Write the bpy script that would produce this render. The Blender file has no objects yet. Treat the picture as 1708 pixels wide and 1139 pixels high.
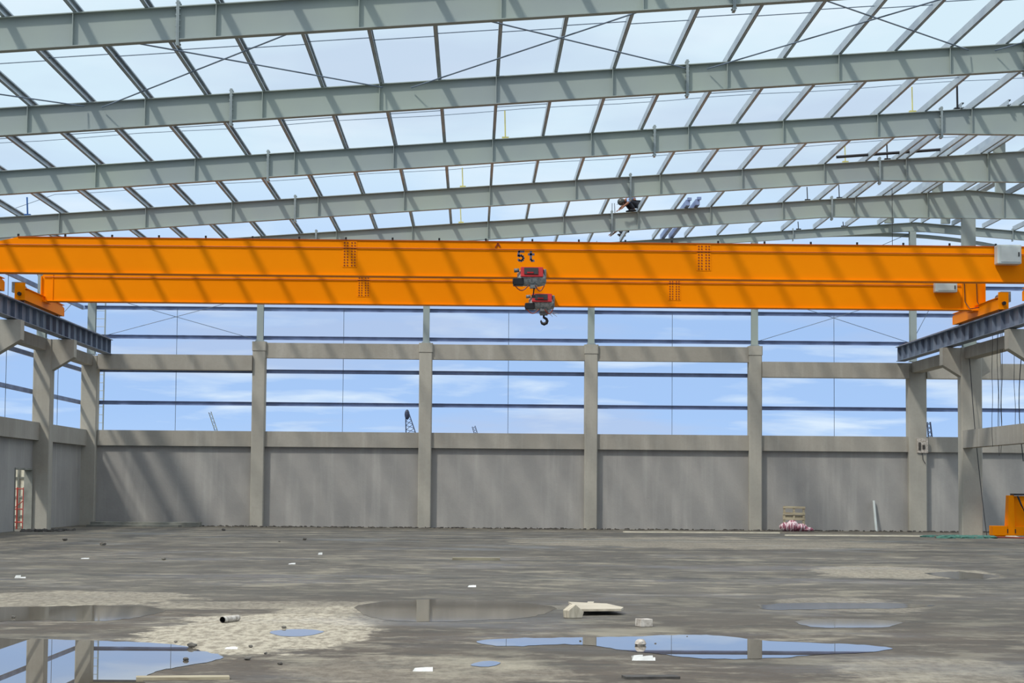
import bpy, math, random
from mathutils import Vector, Matrix
random.seed(7)
S = bpy.context.scene
COL = S.collection
PI = math.pi

# ------------------------------------------------------------------ camera
F_PX = 3500.0; U = 8.5; CAMZ = 1.5
YAW = math.radians(1.048); PITCH = math.atan(246.5/F_PX); ROLL = 0.0080
Fv = Vector((math.sin(YAW)*math.cos(PITCH), math.cos(YAW)*math.cos(PITCH), math.sin(PITCH)))
R0 = Vector((math.cos(YAW), -math.sin(YAW), 0)); U0 = R0.cross(Fv)
Rv = R0*math.cos(ROLL) + U0*math.sin(ROLL); Uv = -R0*math.sin(ROLL) + U0*math.cos(ROLL)
CP = Vector((0, 0, CAMZ))
cam = bpy.data.cameras.new('camera'); co = bpy.data.objects.new('camera', cam); COL.objects.link(co)
co.matrix_world = Matrix(((Rv.x, Uv.x, -Fv.x, CP.x), (Rv.y, Uv.y, -Fv.y, CP.y), (Rv.z, Uv.z, -Fv.z, CP.z), (0, 0, 0, 1)))
cam.sensor_width = 36.0; cam.lens = F_PX*36.0/1708.0; cam.clip_start = 0.1; cam.clip_end = 3000
S.camera = co

def ray(x, y):
    return (Fv + Rv*((x-854.0)/F_PX) + Uv*((569.5-y)/F_PX))
def at(x, y, Y):
    r = ray(x, y); return CP + r*(Y/r.y)
def gnd(x, y, z=0.0):
    r = ray(x, y); return CP + r*((z-CAMZ)/r.z)

# ------------------------------------------------------------------ exposure
S.view_settings.view_transform = 'Standard'; S.view_settings.look = 'None'
S.view_settings.exposure = 0.14; S.view_settings.gamma = 1.0
S.view_settings.use_curve_mapping = False

GAIN = 1.0
def lin(c):
    r = []
    for v in c:
        v = v/255.0
        r.append(v/12.92 if v <= 0.04045 else ((v+0.055)/1.055)**2.4)
    return (min(r[0]*GAIN, .95), min(r[1]*GAIN, .95), min(r[2]*GAIN, .95), 1.0)

# ------------------------------------------------------------------ sky (real clouds in sky directions)
W = bpy.data.worlds.new('sky'); S.world = W; W.use_nodes = True
nt = W.node_tree; N = nt.nodes; L = nt.links; N.clear()
out = N.new('ShaderNodeOutputWorld'); bg = N.new('ShaderNodeBackground'); L.new(bg.outputs[0], out.inputs[0])
tc = N.new('ShaderNodeTexCoord'); sep = N.new('ShaderNodeSeparateXYZ'); L.new(tc.outputs['Generated'], sep.inputs[0])
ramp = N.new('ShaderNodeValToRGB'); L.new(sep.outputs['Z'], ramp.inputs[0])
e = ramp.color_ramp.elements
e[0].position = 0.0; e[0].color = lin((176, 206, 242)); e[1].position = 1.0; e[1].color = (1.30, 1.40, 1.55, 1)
for p, c in ((0.035, (161, 194, 238)), (0.08, (157, 189, 233)), (0.12, (186, 212, 242)), (0.16, (203, 226, 241)), (0.25, (208, 229, 240)), (0.34, (212, 230, 242))):
    q = e.new(p); q.color = lin(c)
q = e.new(0.6); q.color = (1.10, 1.20, 1.34, 1)   # haze higher up, out of view, brightened to add ambient light
# clouds on a plane high overhead
zc = N.new('ShaderNodeMath'); zc.operation = 'ADD'; zc.inputs[1].default_value = 0.10; L.new(sep.outputs['Z'], zc.inputs[0])
cmb = N.new('ShaderNodeCombineXYZ')
for i, a in enumerate('XY'):
    d = N.new('ShaderNodeMath'); d.operation = 'DIVIDE'; L.new(sep.outputs[a], d.inputs[0]); L.new(zc.outputs[0], d.inputs[1]); L.new(d.outputs[0], cmb.inputs[i])
n1 = N.new('ShaderNodeTexNoise'); n1.inputs['Scale'].default_value = 1.9; n1.inputs['Detail'].default_value = 7; n1.inputs['Roughness'].default_value = 0.52; n1.inputs['Distortion'].default_value = 0.3
L.new(cmb.outputs[0], n1.inputs['Vector'])
cr = N.new('ShaderNodeValToRGB'); cr.color_ramp.elements[0].position = 0.50; cr.color_ramp.elements[0].color = (0, 0, 0, 1)
cr.color_ramp.elements[1].position = 0.70; cr.color_ramp.elements[1].color = (0.75, 0.75, 0.75, 1); L.new(n1.outputs[0], cr.inputs[0])
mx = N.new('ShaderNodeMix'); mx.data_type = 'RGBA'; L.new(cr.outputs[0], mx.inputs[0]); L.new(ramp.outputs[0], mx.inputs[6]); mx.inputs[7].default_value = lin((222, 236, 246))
n2 = N.new('ShaderNodeTexNoise'); n2.inputs['Scale'].default_value = 0.9; n2.inputs['Detail'].default_value = 5
mp = N.new('ShaderNodeMapping'); mp.inputs['Location'].default_value = (3.3, 8.1, 2.0); L.new(cmb.outputs[0], mp.inputs[0]); L.new(mp.outputs[0], n2.inputs['Vector'])
cr2 = N.new('ShaderNodeValToRGB'); cr2.color_ramp.elements[0].position = 0.50; cr2.color_ramp.elements[0].color = (0, 0, 0, 1)
cr2.color_ramp.elements[1].position = 0.62; cr2.color_ramp.elements[1].color = (0.55, 0.55, 0.55, 1); L.new(n2.outputs[0], cr2.inputs[0])
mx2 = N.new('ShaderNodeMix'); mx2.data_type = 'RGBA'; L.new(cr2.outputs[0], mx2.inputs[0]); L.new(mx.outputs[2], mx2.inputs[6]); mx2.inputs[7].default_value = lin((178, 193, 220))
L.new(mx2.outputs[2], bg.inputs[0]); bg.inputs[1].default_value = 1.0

# ------------------------------------------------------------------ sun
sl = bpy.data.lights.new('sun', 'SUN'); sl.energy = 2.2; sl.angle = math.radians(4.0); sl.color = (1.0, 0.955, 0.88)
so = bpy.data.objects.new('sun', sl); COL.objects.link(so)
sd = Vector((0.53, 0.62, -1.0)).normalized(); so.rotation_euler = sd.to_track_quat('-Z', 'Y').to_euler(); so.location = (-20, -20, 40)

# ------------------------------------------------------------------ materials
MAT = {}
def mat(name, c1, c2=None, scale=2.0, rough=0.7, metal=0.0, bump=0.0, detail=4, stretch=(1, 1, 1), lo=0.35, hi=0.65, spec=None):
    m = bpy.data.materials.new(name); m.use_nodes = True; t = m.node_tree; b = t.nodes['Principled BSDF']
    b.inputs['Roughness'].default_value = rough; b.inputs['Metallic'].default_value = metal
    if spec is not None: b.inputs['Specular IOR Level'].default_value = spec
    c1 = lin(c1); c2 = lin(c2) if c2 else tuple(v*0.85 for v in c1[:3])+(1,)
    g = t.nodes.new('ShaderNodeNewGeometry'); mp = t.nodes.new('ShaderNodeMapping'); mp.inputs['Scale'].default_value = stretch
    n = t.nodes.new('ShaderNodeTexNoise'); n.inputs['Scale'].default_value = scale; n.inputs['Detail'].default_value = detail
    r = t.nodes.new('ShaderNodeValToRGB'); r.color_ramp.elements[0].position = lo; r.color_ramp.elements[1].position = hi
    r.color_ramp.elements[0].color = c1; r.color_ramp.elements[1].color = c2
    t.links.new(g.outputs['Position'], mp.inputs[0]); t.links.new(mp.outputs[0], n.inputs['Vector']); t.links.new(n.outputs[0], r.inputs[0]); t.links.new(r.outputs[0], b.inputs['Base Color'])
    if bump:
        bp = t.nodes.new('ShaderNodeBump'); bp.inputs['Strength'].default_value = bump; bp.inputs['Distance'].default_value = 0.02
        n2 = t.nodes.new('ShaderNodeTexNoise'); n2.inputs['Scale'].default_value = 25; n2.inputs['Detail'].default_value = 5; t.links.new(g.outputs['Position'], n2.inputs['Vector'])
        t.links.new(n2.outputs[0], bp.inputs['Height']); t.links.new(bp.outputs[0], b.inputs['Normal'])
    MAT[name] = m; return m
GAIN = 1.4      # pale new paint and concrete
mat('rafter_paint', (133, 143, 135), (126, 135, 134), 0.5, 0.5)
mat('purlin_zinc', (150, 160, 164), (130, 140, 148), 1.2, 0.45)
mat('dark_steel', (112, 128, 160), (92, 106, 138), 1.5, 0.5)
mat('runway_steel', (104, 114, 128), (80, 90, 106), 1.2, 0.55)
mat('rail_steel', (120, 92, 80), (96, 74, 66), 3, 0.5, 0.4)
GAIN = 1.0
mat('crane_orange', (250, 142, 0), (246, 137, 0), 0.4, 0.55, spec=0.06)
mat('orange_edge', (190, 92, 8), (176, 84, 8), 3, 0.5)
mat('marking_blue', (92, 96, 118), (84, 88, 110), 3, 0.6)
mat('orange_dark', (140, 50, 6), (120, 42, 8), 3, 0.5)
mat('black_paint', (20, 20, 24), (14, 14, 18), 3, 0.5)
mat('hoist_red', (186, 22, 26), (164, 16, 20), 3, 0.35)
mat('plastic_wrap', (178, 182, 180), (130, 134, 134), 18, 0.25, detail=6)
mat('grey_motor', (130, 132, 132), (96, 100, 100), 6, 0.4)
mat('cabinet_grey', (196, 204, 200), (184, 190, 186), 2, 0.45)
mat('galvanised', (160, 170, 168), (140, 150, 150), 2, 0.4, 0.3)
mat('yellow_paint', (205, 200, 120), (180, 175, 110), 3, 0.5)
mat('blue_paint', (40, 90, 150), (30, 70, 130), 3, 0.5)
mat('rust_red', (176, 62, 48), (140, 50, 40), 5, 0.6)
mat('wood', (176, 166, 138), (140, 128, 104), 5, 0.8, stretch=(0.3, 3, 3))
mat('pale_wood', (200, 190, 168), (160, 150, 130), 4, 0.8, stretch=(.6, 6, 1))
mat('foam_white', (226, 220, 198), (206, 198, 176), 5, 0.8)
mat('paper_white', (226, 226, 220), (200, 200, 194), 8, 0.8)
mat('block_stone', (205, 198, 186), (150, 140, 128), 16, 0.9)
mat('net_green', (76, 128, 112), (52, 92, 84), 12, 0.8)
mat('striped_bag', (226, 204, 206), (150, 84, 100), 5, 0.7, stretch=(3.5, 1, .8), lo=0.47, hi=0.53)
mat('stone_dark', (80, 76, 70), (56, 54, 50), 8, 0.9)
mat('skin', (150, 104, 80), (140, 94, 70), 5, 0.6)
mat('cloth_dark', (44, 48, 56), (32, 34, 42), 6, 0.9)
mat('cloth_blue', (150, 172, 205), (120, 140, 180), 6, 0.9)
mat('cloth_orange', (214, 72, 38), (190, 56, 30), 6, 0.8)
mat('helmet', (70, 72, 66), (52, 54, 50), 6, 0.35)
mat('helmet_grey', (128, 132, 128), (110, 114, 112), 6, 0.35)
mat('stone_grey', (112, 108, 100), (84, 80, 74), 8, 0.9)
mat('boom_dark', (44, 54, 80), (36, 46, 66), 2, 0.6)
mat('boom_yellow', (150, 150, 110), (80, 84, 80), 1.2, 0.6, lo=0.45, hi=0.55)
mat('rope_dark', (50, 54, 58), (40, 42, 46), 3, 0.8)
mat('cable_red', (150, 70, 60), (130, 60, 54), 3, 0.7)
mat('rod_steel', (104, 120, 136), (90, 104, 120), 2, 0.5)
mat('soil', (176, 166, 148), (138, 128, 112), 0.6, 0.95)
mat('slab_edge', (150, 150, 140), (110, 112, 104), 1.5, 0.9)

GAIN = 1.2
def concrete(name, base, dark, light, streak=0.5, grain=0.25, cloudy=0.5):
    m = bpy.data.materials.new(name); m.use_nodes = True; t = m.node_tree; b = t.nodes['Principled BSDF']; b.inputs['Roughness'].default_value = 0.88
    b.inputs['Specular IOR Level'].default_value = 0.25
    g = t.nodes.new('ShaderNodeNewGeometry')
    def noise(sc, st, det=5, w=(0, 0, 0)):
        mp = t.nodes.new('ShaderNodeMapping'); mp.inputs['Scale'].default_value = st; mp.inputs['Location'].default_value = w
        n = t.nodes.new('ShaderNodeTexNoise'); n.inputs['Scale'].default_value = sc; n.inputs['Detail'].default_value = det; n.inputs['Roughness'].default_value = 0.6
        t.links.new(g.outputs['Position'], mp.inputs[0]); t.links.new(mp.outputs[0], n.inputs['Vector']); return n
    def rmp(n, lo, hi, k):
        r = t.nodes.new('ShaderNodeMapRange'); r.inputs[1].default_value = lo; r.inputs[2].default_value = hi; r.inputs[4].default_value = k; t.links.new(n.outputs[0], r.inputs[0]); return r
    def mix(f, a, c):
        x = t.nodes.new('ShaderNodeMix'); x.data_type = 'RGBA'; t.links.new(f.outputs[0], x.inputs[0])
        if isinstance(a, tuple): x.inputs[6].default_value = a
        else: t.links.new(a, x.inputs[6])
        x.inputs[7].default_value = c; return x.outputs[2]
    c = mix(rmp(noise(0.45, (1, 1, 1)), 0.4, 0.65, cloudy), lin(base), lin(dark))
    c = mix(rmp(noise(1.0, (2.2, 2.2, 0.18), 4, (5, 2, 1)), 0.5, 0.75, streak), c, lin(light))
    c = mix(rmp(noise(9.0, (1, 1, 1), 6, (9, 9, 9)), 0.45, 0.8, grain), c, lin(dark))
    t.links.new(c, b.inputs['Base Color'])
    bp = t.nodes.new('ShaderNodeBump'); bp.inputs['Strength'].default_value = 0.25; bp.inputs['Distance'].default_value = 0.02; t.links.new(noise(14, (1, 1, 1)).outputs[0], bp.inputs['Height']); t.links.new(bp.outputs[0], b.inputs['Normal'])
    MAT[name] = m
concrete('wall_render', (146, 144, 139), (130, 129, 126), (164, 162, 156), 0.6, 0.2, 0.7)
concrete('column_concrete', (156, 153, 142), (138, 134, 124), (170, 167, 156), 0.4, 0.3, 0.6)
concrete('beam_concrete', (150, 146, 136), (134, 130, 120), (168, 164, 154), 0.6, 0.35, 0.7)

GAIN = 1.0
def water(name, col, rough):
    m = bpy.data.materials.new(name); m.use_nodes = True; t = m.node_tree; b = t.nodes['Principled BSDF']
    b.inputs['Base Color'].default_value = lin(col); b.inputs['Roughness'].default_value = rough; b.inputs['IOR'].default_value = 1.36
    MAT[name] = m
water('water', (92, 84, 72), 0.0)
water('wet_mud', (112, 104, 90), 0.035)

GAIN = 0.56
water('damp_film', (112, 106, 94), 0.09)
def floor_mat():
    m = bpy.data.materials.new('muddy_concrete'); m.use_nodes = True; t = m.node_tree; b = t.nodes['Principled BSDF']
    MAT['muddy_concrete'] = m
    g = t.nodes.new('ShaderNodeNewGeometry')
    def noise(sc, st=(1, 1, 1), det=6, w=(0, 0, 0), ro=0.6):
        mp = t.nodes.new('ShaderNodeMapping'); mp.inputs['Scale'].default_value = st; mp.inputs['Location'].default_value = w
        n = t.nodes.new('ShaderNodeTexNoise'); n.inputs['Scale'].default_value = sc; n.inputs['Detail'].default_value = det; n.inputs['Roughness'].default_value = ro
        t.links.new(g.outputs['Position'], mp.inputs[0]); t.links.new(mp.outputs[0], n.inputs['Vector']); return n.outputs[0]
    def rmp(n, lo, hi, a=0.0, k=1.0):
        r = t.nodes.new('ShaderNodeMapRange'); r.inputs[1].default_value = lo; r.inputs[2].default_value = hi; r.inputs[3].default_value = a; r.inputs[4].default_value = k; r.interpolation_type = 'SMOOTHSTEP'; t.links.new(n, r.inputs[0]); return r.outputs[0]
    def mth(op, a, c=None):
        x = t.nodes.new('ShaderNodeMath'); x.operation = op
        for i, v in enumerate((a, c)):
            if v is None: continue
            if isinstance(v, (int, float)): x.inputs[i].default_value = v
            else: t.links.new(v, x.inputs[i])
        return x.outputs[0]
    def mix(f, a, c):
        x = t.nodes.new('ShaderNodeMix'); x.data_type = 'RGBA'; t.links.new(f, x.inputs[0])
        for i, v in ((6, a), (7, c)):
            if isinstance(v, tuple): x.inputs[i].default_value = v
            else: t.links.new(v, x.inputs[i])
        return x.outputs[2]
    sp = t.nodes.new('ShaderNodeSeparateXYZ'); t.links.new(g.outputs['Position'], sp.inputs[0])
    grey = mix(rmp(noise(0.22, (1, .55, 1)), 0.38, 0.62), lin((132, 127, 114)), lin((110, 106, 95)))
    brown = mix(rmp(noise(0.5, (1, 1, 1), 5, (4, 4, 0)), 0.35, 0.65), lin((114, 101, 84)), lin((95, 84, 70)))
    near = rmp(mth('ADD', sp.outputs['Y'], mth('MULTIPLY', noise(0.25, (1, 1, 1), 4, (1, 7, 0)), 22.0)), 30.0, 46.0, 1.0, 0.12)
    c = mix(near, grey, brown)
    c = mix(rmp(noise(0.7, (1, .7, 1), 8, (2, 9, 3), 0.62), 0.52, 0.66, 0.0, 0.8), c, lin((178, 170, 146)))      # dry pale patches
    c = mix(rmp(noise(0.35, (.7, 1, 1), 7, (12, 3, 3)), 0.56, 0.68, 0.0, 0.7), c, lin((84, 79, 70)))       # damp patches
    c = mix(rmp(noise(6.0, (1, 1, 1), 8, (2, 2, 3), 0.7), 0.50, 0.72, 0.0, 0.35), c, lin((150, 142, 124)))
    c = mix(rmp(noise(1.6, (.8, 1, 1), 9, (21, 2, 3), 0.72), 0.50, 0.64, 0.0, 0.75), c, lin((186, 176, 152)))
    c = mix(rmp(noise(1.9, (.7, 1, 1), 9, (2, 22, 3), 0.72), 0.50, 0.64, 0.0, 0.7), c, lin((82, 78, 68)))
    c = mix(rmp(noise(0.16, (.6, 1.6, 1), 5, (31, 2, 3), 0.6), 0.42, 0.6, 0.0, 0.45), c, lin((92, 87, 76)))
    # slurry stains with a shape of their own (world ellipses)
    wob = noise(0.9, (1, .8, 1), 7, (3, 1, 5), 0.62); fine = noise(5.0, (1, 1, 1), 6, (6, 1, 5), 0.7)
    def ell(px, py, rxp, y0, y1, k, colr):
        nonlocal c
        a = gnd(px, y0); d = gnd(px, y1); cx, cy = (a.x+d.x)/2, (a.y+d.y)/2; ry = abs(a.y-d.y)/2; rx = abs(gnd(px+rxp, py).x-gnd(px-rxp, py).x)/2
        u = mth('DIVIDE', mth('SUBTRACT', sp.outputs['X'], cx), rx); v = mth('DIVIDE', mth('SUBTRACT', sp.outputs['Y'], cy), ry)
        r = mth('SQRT', mth('ADD', mth('MULTIPLY', u, u), mth('MULTIPLY', v, v)))
        r = mth('ADD', r, mth('MULTIPLY', mth('SUBTRACT', wob, 0.5), 1.5)); r = mth('ADD', r, mth('MULTIPLY', mth('SUBTRACT', fine, 0.5), 0.5))
        c = mix(rmp(r, 0.9, 1.06, k, 0.0), c, colr)
    cream = mix(rmp(noise(11.0, (1, .35, 1), 7, (6, 1, 5), 0.75), 0.42, 0.6), lin((240, 228, 200)), lin((176, 164, 140)))
    ell(430, 1060, 195, 1020, 1096, 0.85, cream)
    ell(560, 1022, 120, 1008, 1042, 0.6, cream)
    ell(120, 1000, 240, 985, 1012, 0.45, cream)
    ell(560, 1010, 380, 1003, 1018, 0.35, cream)
    ell(1500, 957, 160, 945, 966, 0.5, cream)
    ell(1180, 905, 330, 897, 915, 0.35, cream)
    ell(1560, 1120, 160, 1095, 1150, 0.30, cream)
    ell(1420, 1010, 120, 996, 1024, 0.30, cream)
    ell(700, 1120, 260, 1096, 1150, 0.22, cream)
    ell(760, 1022, 190, 1000, 1046, 0.5, lin((92, 90, 84)))
    t.links.new(c, b.inputs['Base Color'])
    t.links.new(rmp(noise(0.35, (.7, 1, 1), 7, (12, 3, 3)), 0.50, 0.66, 0.78, 0.38), b.inputs['Roughness'])
    b.inputs['Specular IOR Level'].default_value = 0.35
    bp = t.nodes.new('ShaderNodeBump'); bp.inputs['Strength'].default_value = 0.35; bp.inputs['Distance'].default_value = 0.03
    t.links.new(noise(7, (1, 1, 1), 7), bp.inputs['Height']); t.links.new(bp.outputs[0], b.inputs['Normal'])
floor_mat()
GAIN = 1.0

# ------------------------------------------------------------------ helpers
class MB:
    def __init__(s): s.v = []; s.f = []; s.m = []
    def hexa(s, p, mi=0):   # p: 4 bottom + 4 top
        n = len(s.v); s.v += [tuple(q) for q in p]
        for f in ((3, 2, 1, 0), (4, 5, 6, 7), (0, 1, 5, 4), (1, 2, 6, 5), (2, 3, 7, 6), (3, 0, 4, 7)):
            s.f.append(tuple(n+i for i in f)); s.m.append(mi)
        return s
    def box(s, x0, x1, y0, y1, z0, z1, mi=0):
        return s.hexa([(x0, y0, z0), (x1, y0, z0), (x1, y1, z0), (x0, y1, z0), (x0, y0, z1), (x1, y0, z1), (x1, y1, z1), (x0, y1, z1)], mi)
    def cbox(s, x0, x1, y0, y1, z0, z1, c=0.03, mi=0):   # upright with chamfered vertical edges
        pts = [(x0+c, y0), (x1-c, y0), (x1, y0+c), (x1, y1-c), (x1-c, y1), (x0+c, y1), (x0, y1-c), (x0, y0+c)]
        return s.prism([(x, y, z0) for x, y in pts], (0, 0, z1-z0), mi)
    def prism(s, pts, d, mi=0):
        n = len(s.v); k = len(pts); d = Vector(d)
        s.v += [tuple(p) for p in pts] + [tuple(Vector(p)+d) for p in pts]
        s.f.append(tuple(n+i for i in reversed(range(k)))); s.m.append(mi)
        s.f.append(tuple(n+k+i for i in range(k))); s.m.append(mi)
        for i in range(k):
            j = (i+1) % k; s.f.append((n+i, n+j, n+k+j, n+k+i)); s.m.append(mi)
        return s
    def tube(s, pts, r, seg=8, mi=0, caps=True):
        pts = [Vector(p) for p in pts]; rs = r if isinstance(r, (list, tuple)) else [r]*len(pts)
        n = len(s.v); up = None
        for i, p in enumerate(pts):
            d = (pts[min(i+1, len(pts)-1)]-pts[max(i-1, 0)]).normalized()
            if up is None: up = Vector((0, 0, 1)) if abs(d.z) < 0.9 else Vector((1, 0, 0))
            a = d.cross(up).normalized(); b = a.cross(d).normalized(); up = b
            for k in range(seg):
                t = 2*PI*k/seg; s.v.append(tuple(p+(a*math.cos(t)+b*math.sin(t))*rs[i]))
        for i in range(len(pts)-1):
            for k in range(seg):
                k2 = (k+1) % seg; s.f.append((n+i*seg+k, n+i*seg+k2, n+(i+1)*seg+k2, n+(i+1)*seg+k)); s.m.append(mi)
        if caps:
            s.f.append(tuple(n+k for k in reversed(range(seg)))); s.m.append(mi)
            s.f.append(tuple(n+(len(pts)-1)*seg+k for k in range(seg))); s.m.append(mi)
        return s
    def bar(s, a, b, w, h, mi=0):   # rectangular bar, w across, h in the up direction
        a = Vector(a); b = Vector(b); d = (b-a).normalized(); up = Vector((0, 0, 1)) if abs(d.z) < 0.95 else Vector((0, 1, 0))
        x = d.cross(up).normalized()*w/2; z = x.cross(d).normalized()*h/2
        return s.hexa([a-x-z, a+x-z, b+x-z, b-x-z, a-x+z, a+x+z, b+x+z, b-x+z], mi)
    def blob(s, c, r, seg=8, rings=6, jit=0.0, mi=0):
        c = Vector(c); r = Vector(r) if not isinstance(r, (int, float)) else Vector((r, r, r)); n = len(s.v)
        s.v.append((c.x, c.y, c.z-r.z))
        for i in range(1, rings):
            t = PI*i/rings
            for k in range(seg):
                a = 2*PI*k/seg; j = 1+random.uniform(-jit, jit); s.v.append((c.x+r.x*math.sin(t)*math.cos(a)*j, c.y+r.y*math.sin(t)*math.sin(a)*j, c.z-r.z*math.cos(t)*j))
        s.v.append((c.x, c.y, c.z+r.z)); last = len(s.v)-1
        for k in range(seg):
            k2 = (k+1) % seg; s.f.append((n, n+1+k2, n+1+k)); s.m.append(mi); b0 = n+1+(rings-2)*seg; s.f.append((last, b0+k, b0+k2)); s.m.append(mi)
        for i in range(rings-2):
            for k in range(seg):
                k2 = (k+1) % seg; a = n+1+i*seg; s.f.append((a+k, a+k2, a+seg+k2, a+seg+k)); s.m.append(mi)
        return s
    def build(s, name, mats, parent=None, loc=(0, 0, 0), smooth=False, rot=None, bevel=0.0):
        me = bpy.data.meshes.new(name); me.from_pydata([tuple(v) for v in s.v], [], s.f); me.validate()
        if isinstance(mats, str): mats = [mats]
        for q in mats: me.materials.append(MAT[q])
        if len(mats) > 1:
            for p, i in zip(me.polygons, s.m): p.material_index = i
        if smooth:
            for p in me.polygons: p.use_smooth = True
        o = bpy.data.objects.new(name, me); COL.objects.link(o); o.location = loc
        if rot: o.rotation_euler = rot
        if parent: o.parent = parent
        if bevel:
            b = o.modifiers.new('bevel', 'BEVEL'); b.width = bevel; b.segments = 2; b.limit_method = 'ANGLE'
        return o
def tag(o, label=None, cat=None, group=None, kind=None):
    if label: o['label'] = label
    if cat: o['category'] = cat
    if group: o['group'] = group
    if kind: o['kind'] = kind
    return o
def thing(name, label, cat, loc=(0, 0, 0), group=None):
    o = bpy.data.objects.new(name, None); COL.objects.link(o); o.location = loc; o.empty_display_size = 0.3
    return tag(o, label, cat, group)
KIDS = {}
def dup(o, parent=None, loc=None):
    c = o.copy(); COL.objects.link(c)
    if parent: c.parent = parent
    if loc is not None: c.location = loc
    for ch in [k for k in bpy.data.objects if k.parent == o]: dup(ch, c)
    return c
ORD = ['first', 'second', 'third', 'fourth', 'fifth', 'sixth', 'seventh', 'eighth', 'ninth', 'tenth', 'eleventh', 'twelfth', 'thirteenth', 'fourteenth', 'fifteenth', 'sixteenth', 'seventeenth', 'eighteenth', 'nineteenth', 'twentieth', 'twenty-first', 'twenty-second', 'twenty-third', 'twenty-fourth']
# ================================================================== SETTING
YB = 9.5*U            # front faces of the back wall columns
XL, XR = -14.75, 17.18
NAMES_BAY = ['bay beside the left corner', 'second bay from the left', 'bay below the hoists', 'fourth bay from the left', 'bay beside the right runway beam', 'bay beyond the ridge columns']
o = MB().box(-60, 60, -12, YB+0.6, -0.3, 0.0).build('floor', 'muddy_concrete'); tag(o, 'muddy concrete floor slab with damp and pale slurry patches', kind='structure')
o = MB().box(-400, 400, YB+0.6, 900, -0.6, -0.12).box(-400, -60, -12, YB+0.6, -0.6, -0.12).box(60, 400, -12, YB+0.6, -0.6, -0.12).build('ground', 'soil'); tag(o, 'bare ground outside the hall', kind='structure')
cxs = [XL] + [at(px, 800, YB).x for px in (428.5, 708, 985.5, 1260.5)] + [XR, XR+6.6]
o = MB().box(-15.2, cxs[-1]+.3, YB+.30, YB+.50, 0.0, 3.1).build('wall_back', 'wall_render'); tag(o, 'grey rendered infill wall across the far end', kind='structure')
DY0, DY1 = 69.25, 71.84
o = MB().box(-15.2, -15.0, 20, DY0-.05, 0, 3.1).box(-15.2, -15.0, DY0-.05, DY1+.05, 2.08, 3.1).box(-15.2, -15.0, DY1+.05, YB+.3, 0, 3.1).build('wall_left', 'wall_render'); tag(o, 'grey rendered side wall in shade with a doorway', kind='structure')
o = MB().box(-15.25, -14.97, DY0-.05, DY0, 0, 2.02).box(-15.25, -14.97, DY1, DY1+.05, 0, 2.02).box(-15.25, -14.97, DY0-.05, DY1+.05, 2.02, 2.08).build('trim_1', 'slab_edge'); tag(o, 'doorway edge in the left wall', kind='structure')

# ------------------------------------------------------------------ concrete columns of the back wall
cl = ['concrete back wall column, %s' % s for s in ('first one right of the left corner column', 'the one below and left of the hoists', 'the one below and right of the hoists', 'the one left of the pallet')]
for i, lab in enumerate(cl):
    x = cxs[i+1]
    t = thing('concrete_column', lab, 'column', (x, YB+.3, 0), 'concrete columns of the back wall')
    MB().cbox(-.25, .25, -.3, .3, 0, 6.75, .03).build('shaft', 'column_concrete', t)
    MB().cbox(-.27, .27, -.32, .3, 6.75, 7.10, .03).build('column_head', 'column_concrete', t)
    MB().box(-.17, .17, -.17, .17, 7.10, 7.13).build('base_plate', 'galvanised', t)
def post(x, y, z0, z1, lab, w=.25, d=.25, grp=None):
    t = thing('steel_post', lab, 'steel post', (x, y, z0), grp); h = z1-z0
    MB().box(-w/2, w/2, -d/2, -d/2+.015, 0, h).build('flange', 'rafter_paint', t); MB().box(-w/2, w/2, d/2-.015, d/2, 0, h).build('flange', 'rafter_paint', t)
    MB().box(-.008, .008, -d/2+.015, d/2-.015, 0, h).build('web', 'rafter_paint', t)
    MB().box(-w/2-.04, w/2+.04, -d/2-.04, d/2+.04, 0, .03).build('base_plate', 'galvanised', t)
    return t
RZ0, RSL, RX = 12.02, .076, XR+.02
def ztop(x): return RZ0 - RSL*abs(x-RX)
for i in range(4):
    post(cxs[i+1], YB+.35, 7.13, ztop(cxs[i+1])-.36, 'slim grey steel post on top of the %s back wall concrete column' % ('second', 'third', 'fourth', 'fifth')[i], grp='gable posts')
post(XL, YB+.35, 6.56, ztop(XL)-.36, 'slim grey steel post above the left back corner column', .3, .25, 'gable posts')
post(XR-.1, YB+.35, 6.56, ztop(XR)-.36, 'slim grey steel post above the right back corner column behind the runway beam', .25, .25, 'gable posts')
post(cxs[-1], YB+.35, 6.56, ztop(cxs[-1])-.36, 'slim grey steel post at the far right of the back wall', .25, .25, 'gable posts')

# corner columns and side rows with corbels
def corbel_col(x, y, lab, left, right, w=.62, dp=.6, top=6.5, grp='corbelled concrete columns'):
    t = thing('corbelled_column', lab, 'column', (x, y, 0), grp)
    MB().cbox(-w/2, w/2, -dp/2, dp/2, 0, top, .035).build('shaft', 'column_concrete', t)
    for s, on in ((-1, left), (1, right)):
        if on:
            e = s*(w/2-.002); f = s*(w/2+on)
            pts = [(e, -.25, top), (f, -.25, top), (f, -.25, top-.60), (e, -.25, top-.60-on*.62)]
            if s > 0: pts = pts[::-1]
            MB().prism(pts, (0, .5, 0)).build('corbel', 'column_concrete', t)
    return t
for d, lab in ((6.5, 'concrete column of the left row outside the picture edge'), (7.5, 'concrete column whose corbel shows at the left picture edge'), (8.5, 'corbelled concrete column beside the doorway in the left wall')):
    if d > 7: corbel_col(XL, d*U, lab, 0, .75)
corbel_col(XL, YB+.3, 'concrete corner column where left wall and back wall meet', 0, 0)
for d, lab in ((7.5, 'concrete column whose corbel shows at the right picture edge'), (8.5, 'double corbelled concrete column on the right carrying the runway beam')):
    corbel_col(XR+(.05 if d < 8 else 0), d*U, lab, .63, .66, .60 if d < 8 else .72)
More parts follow.
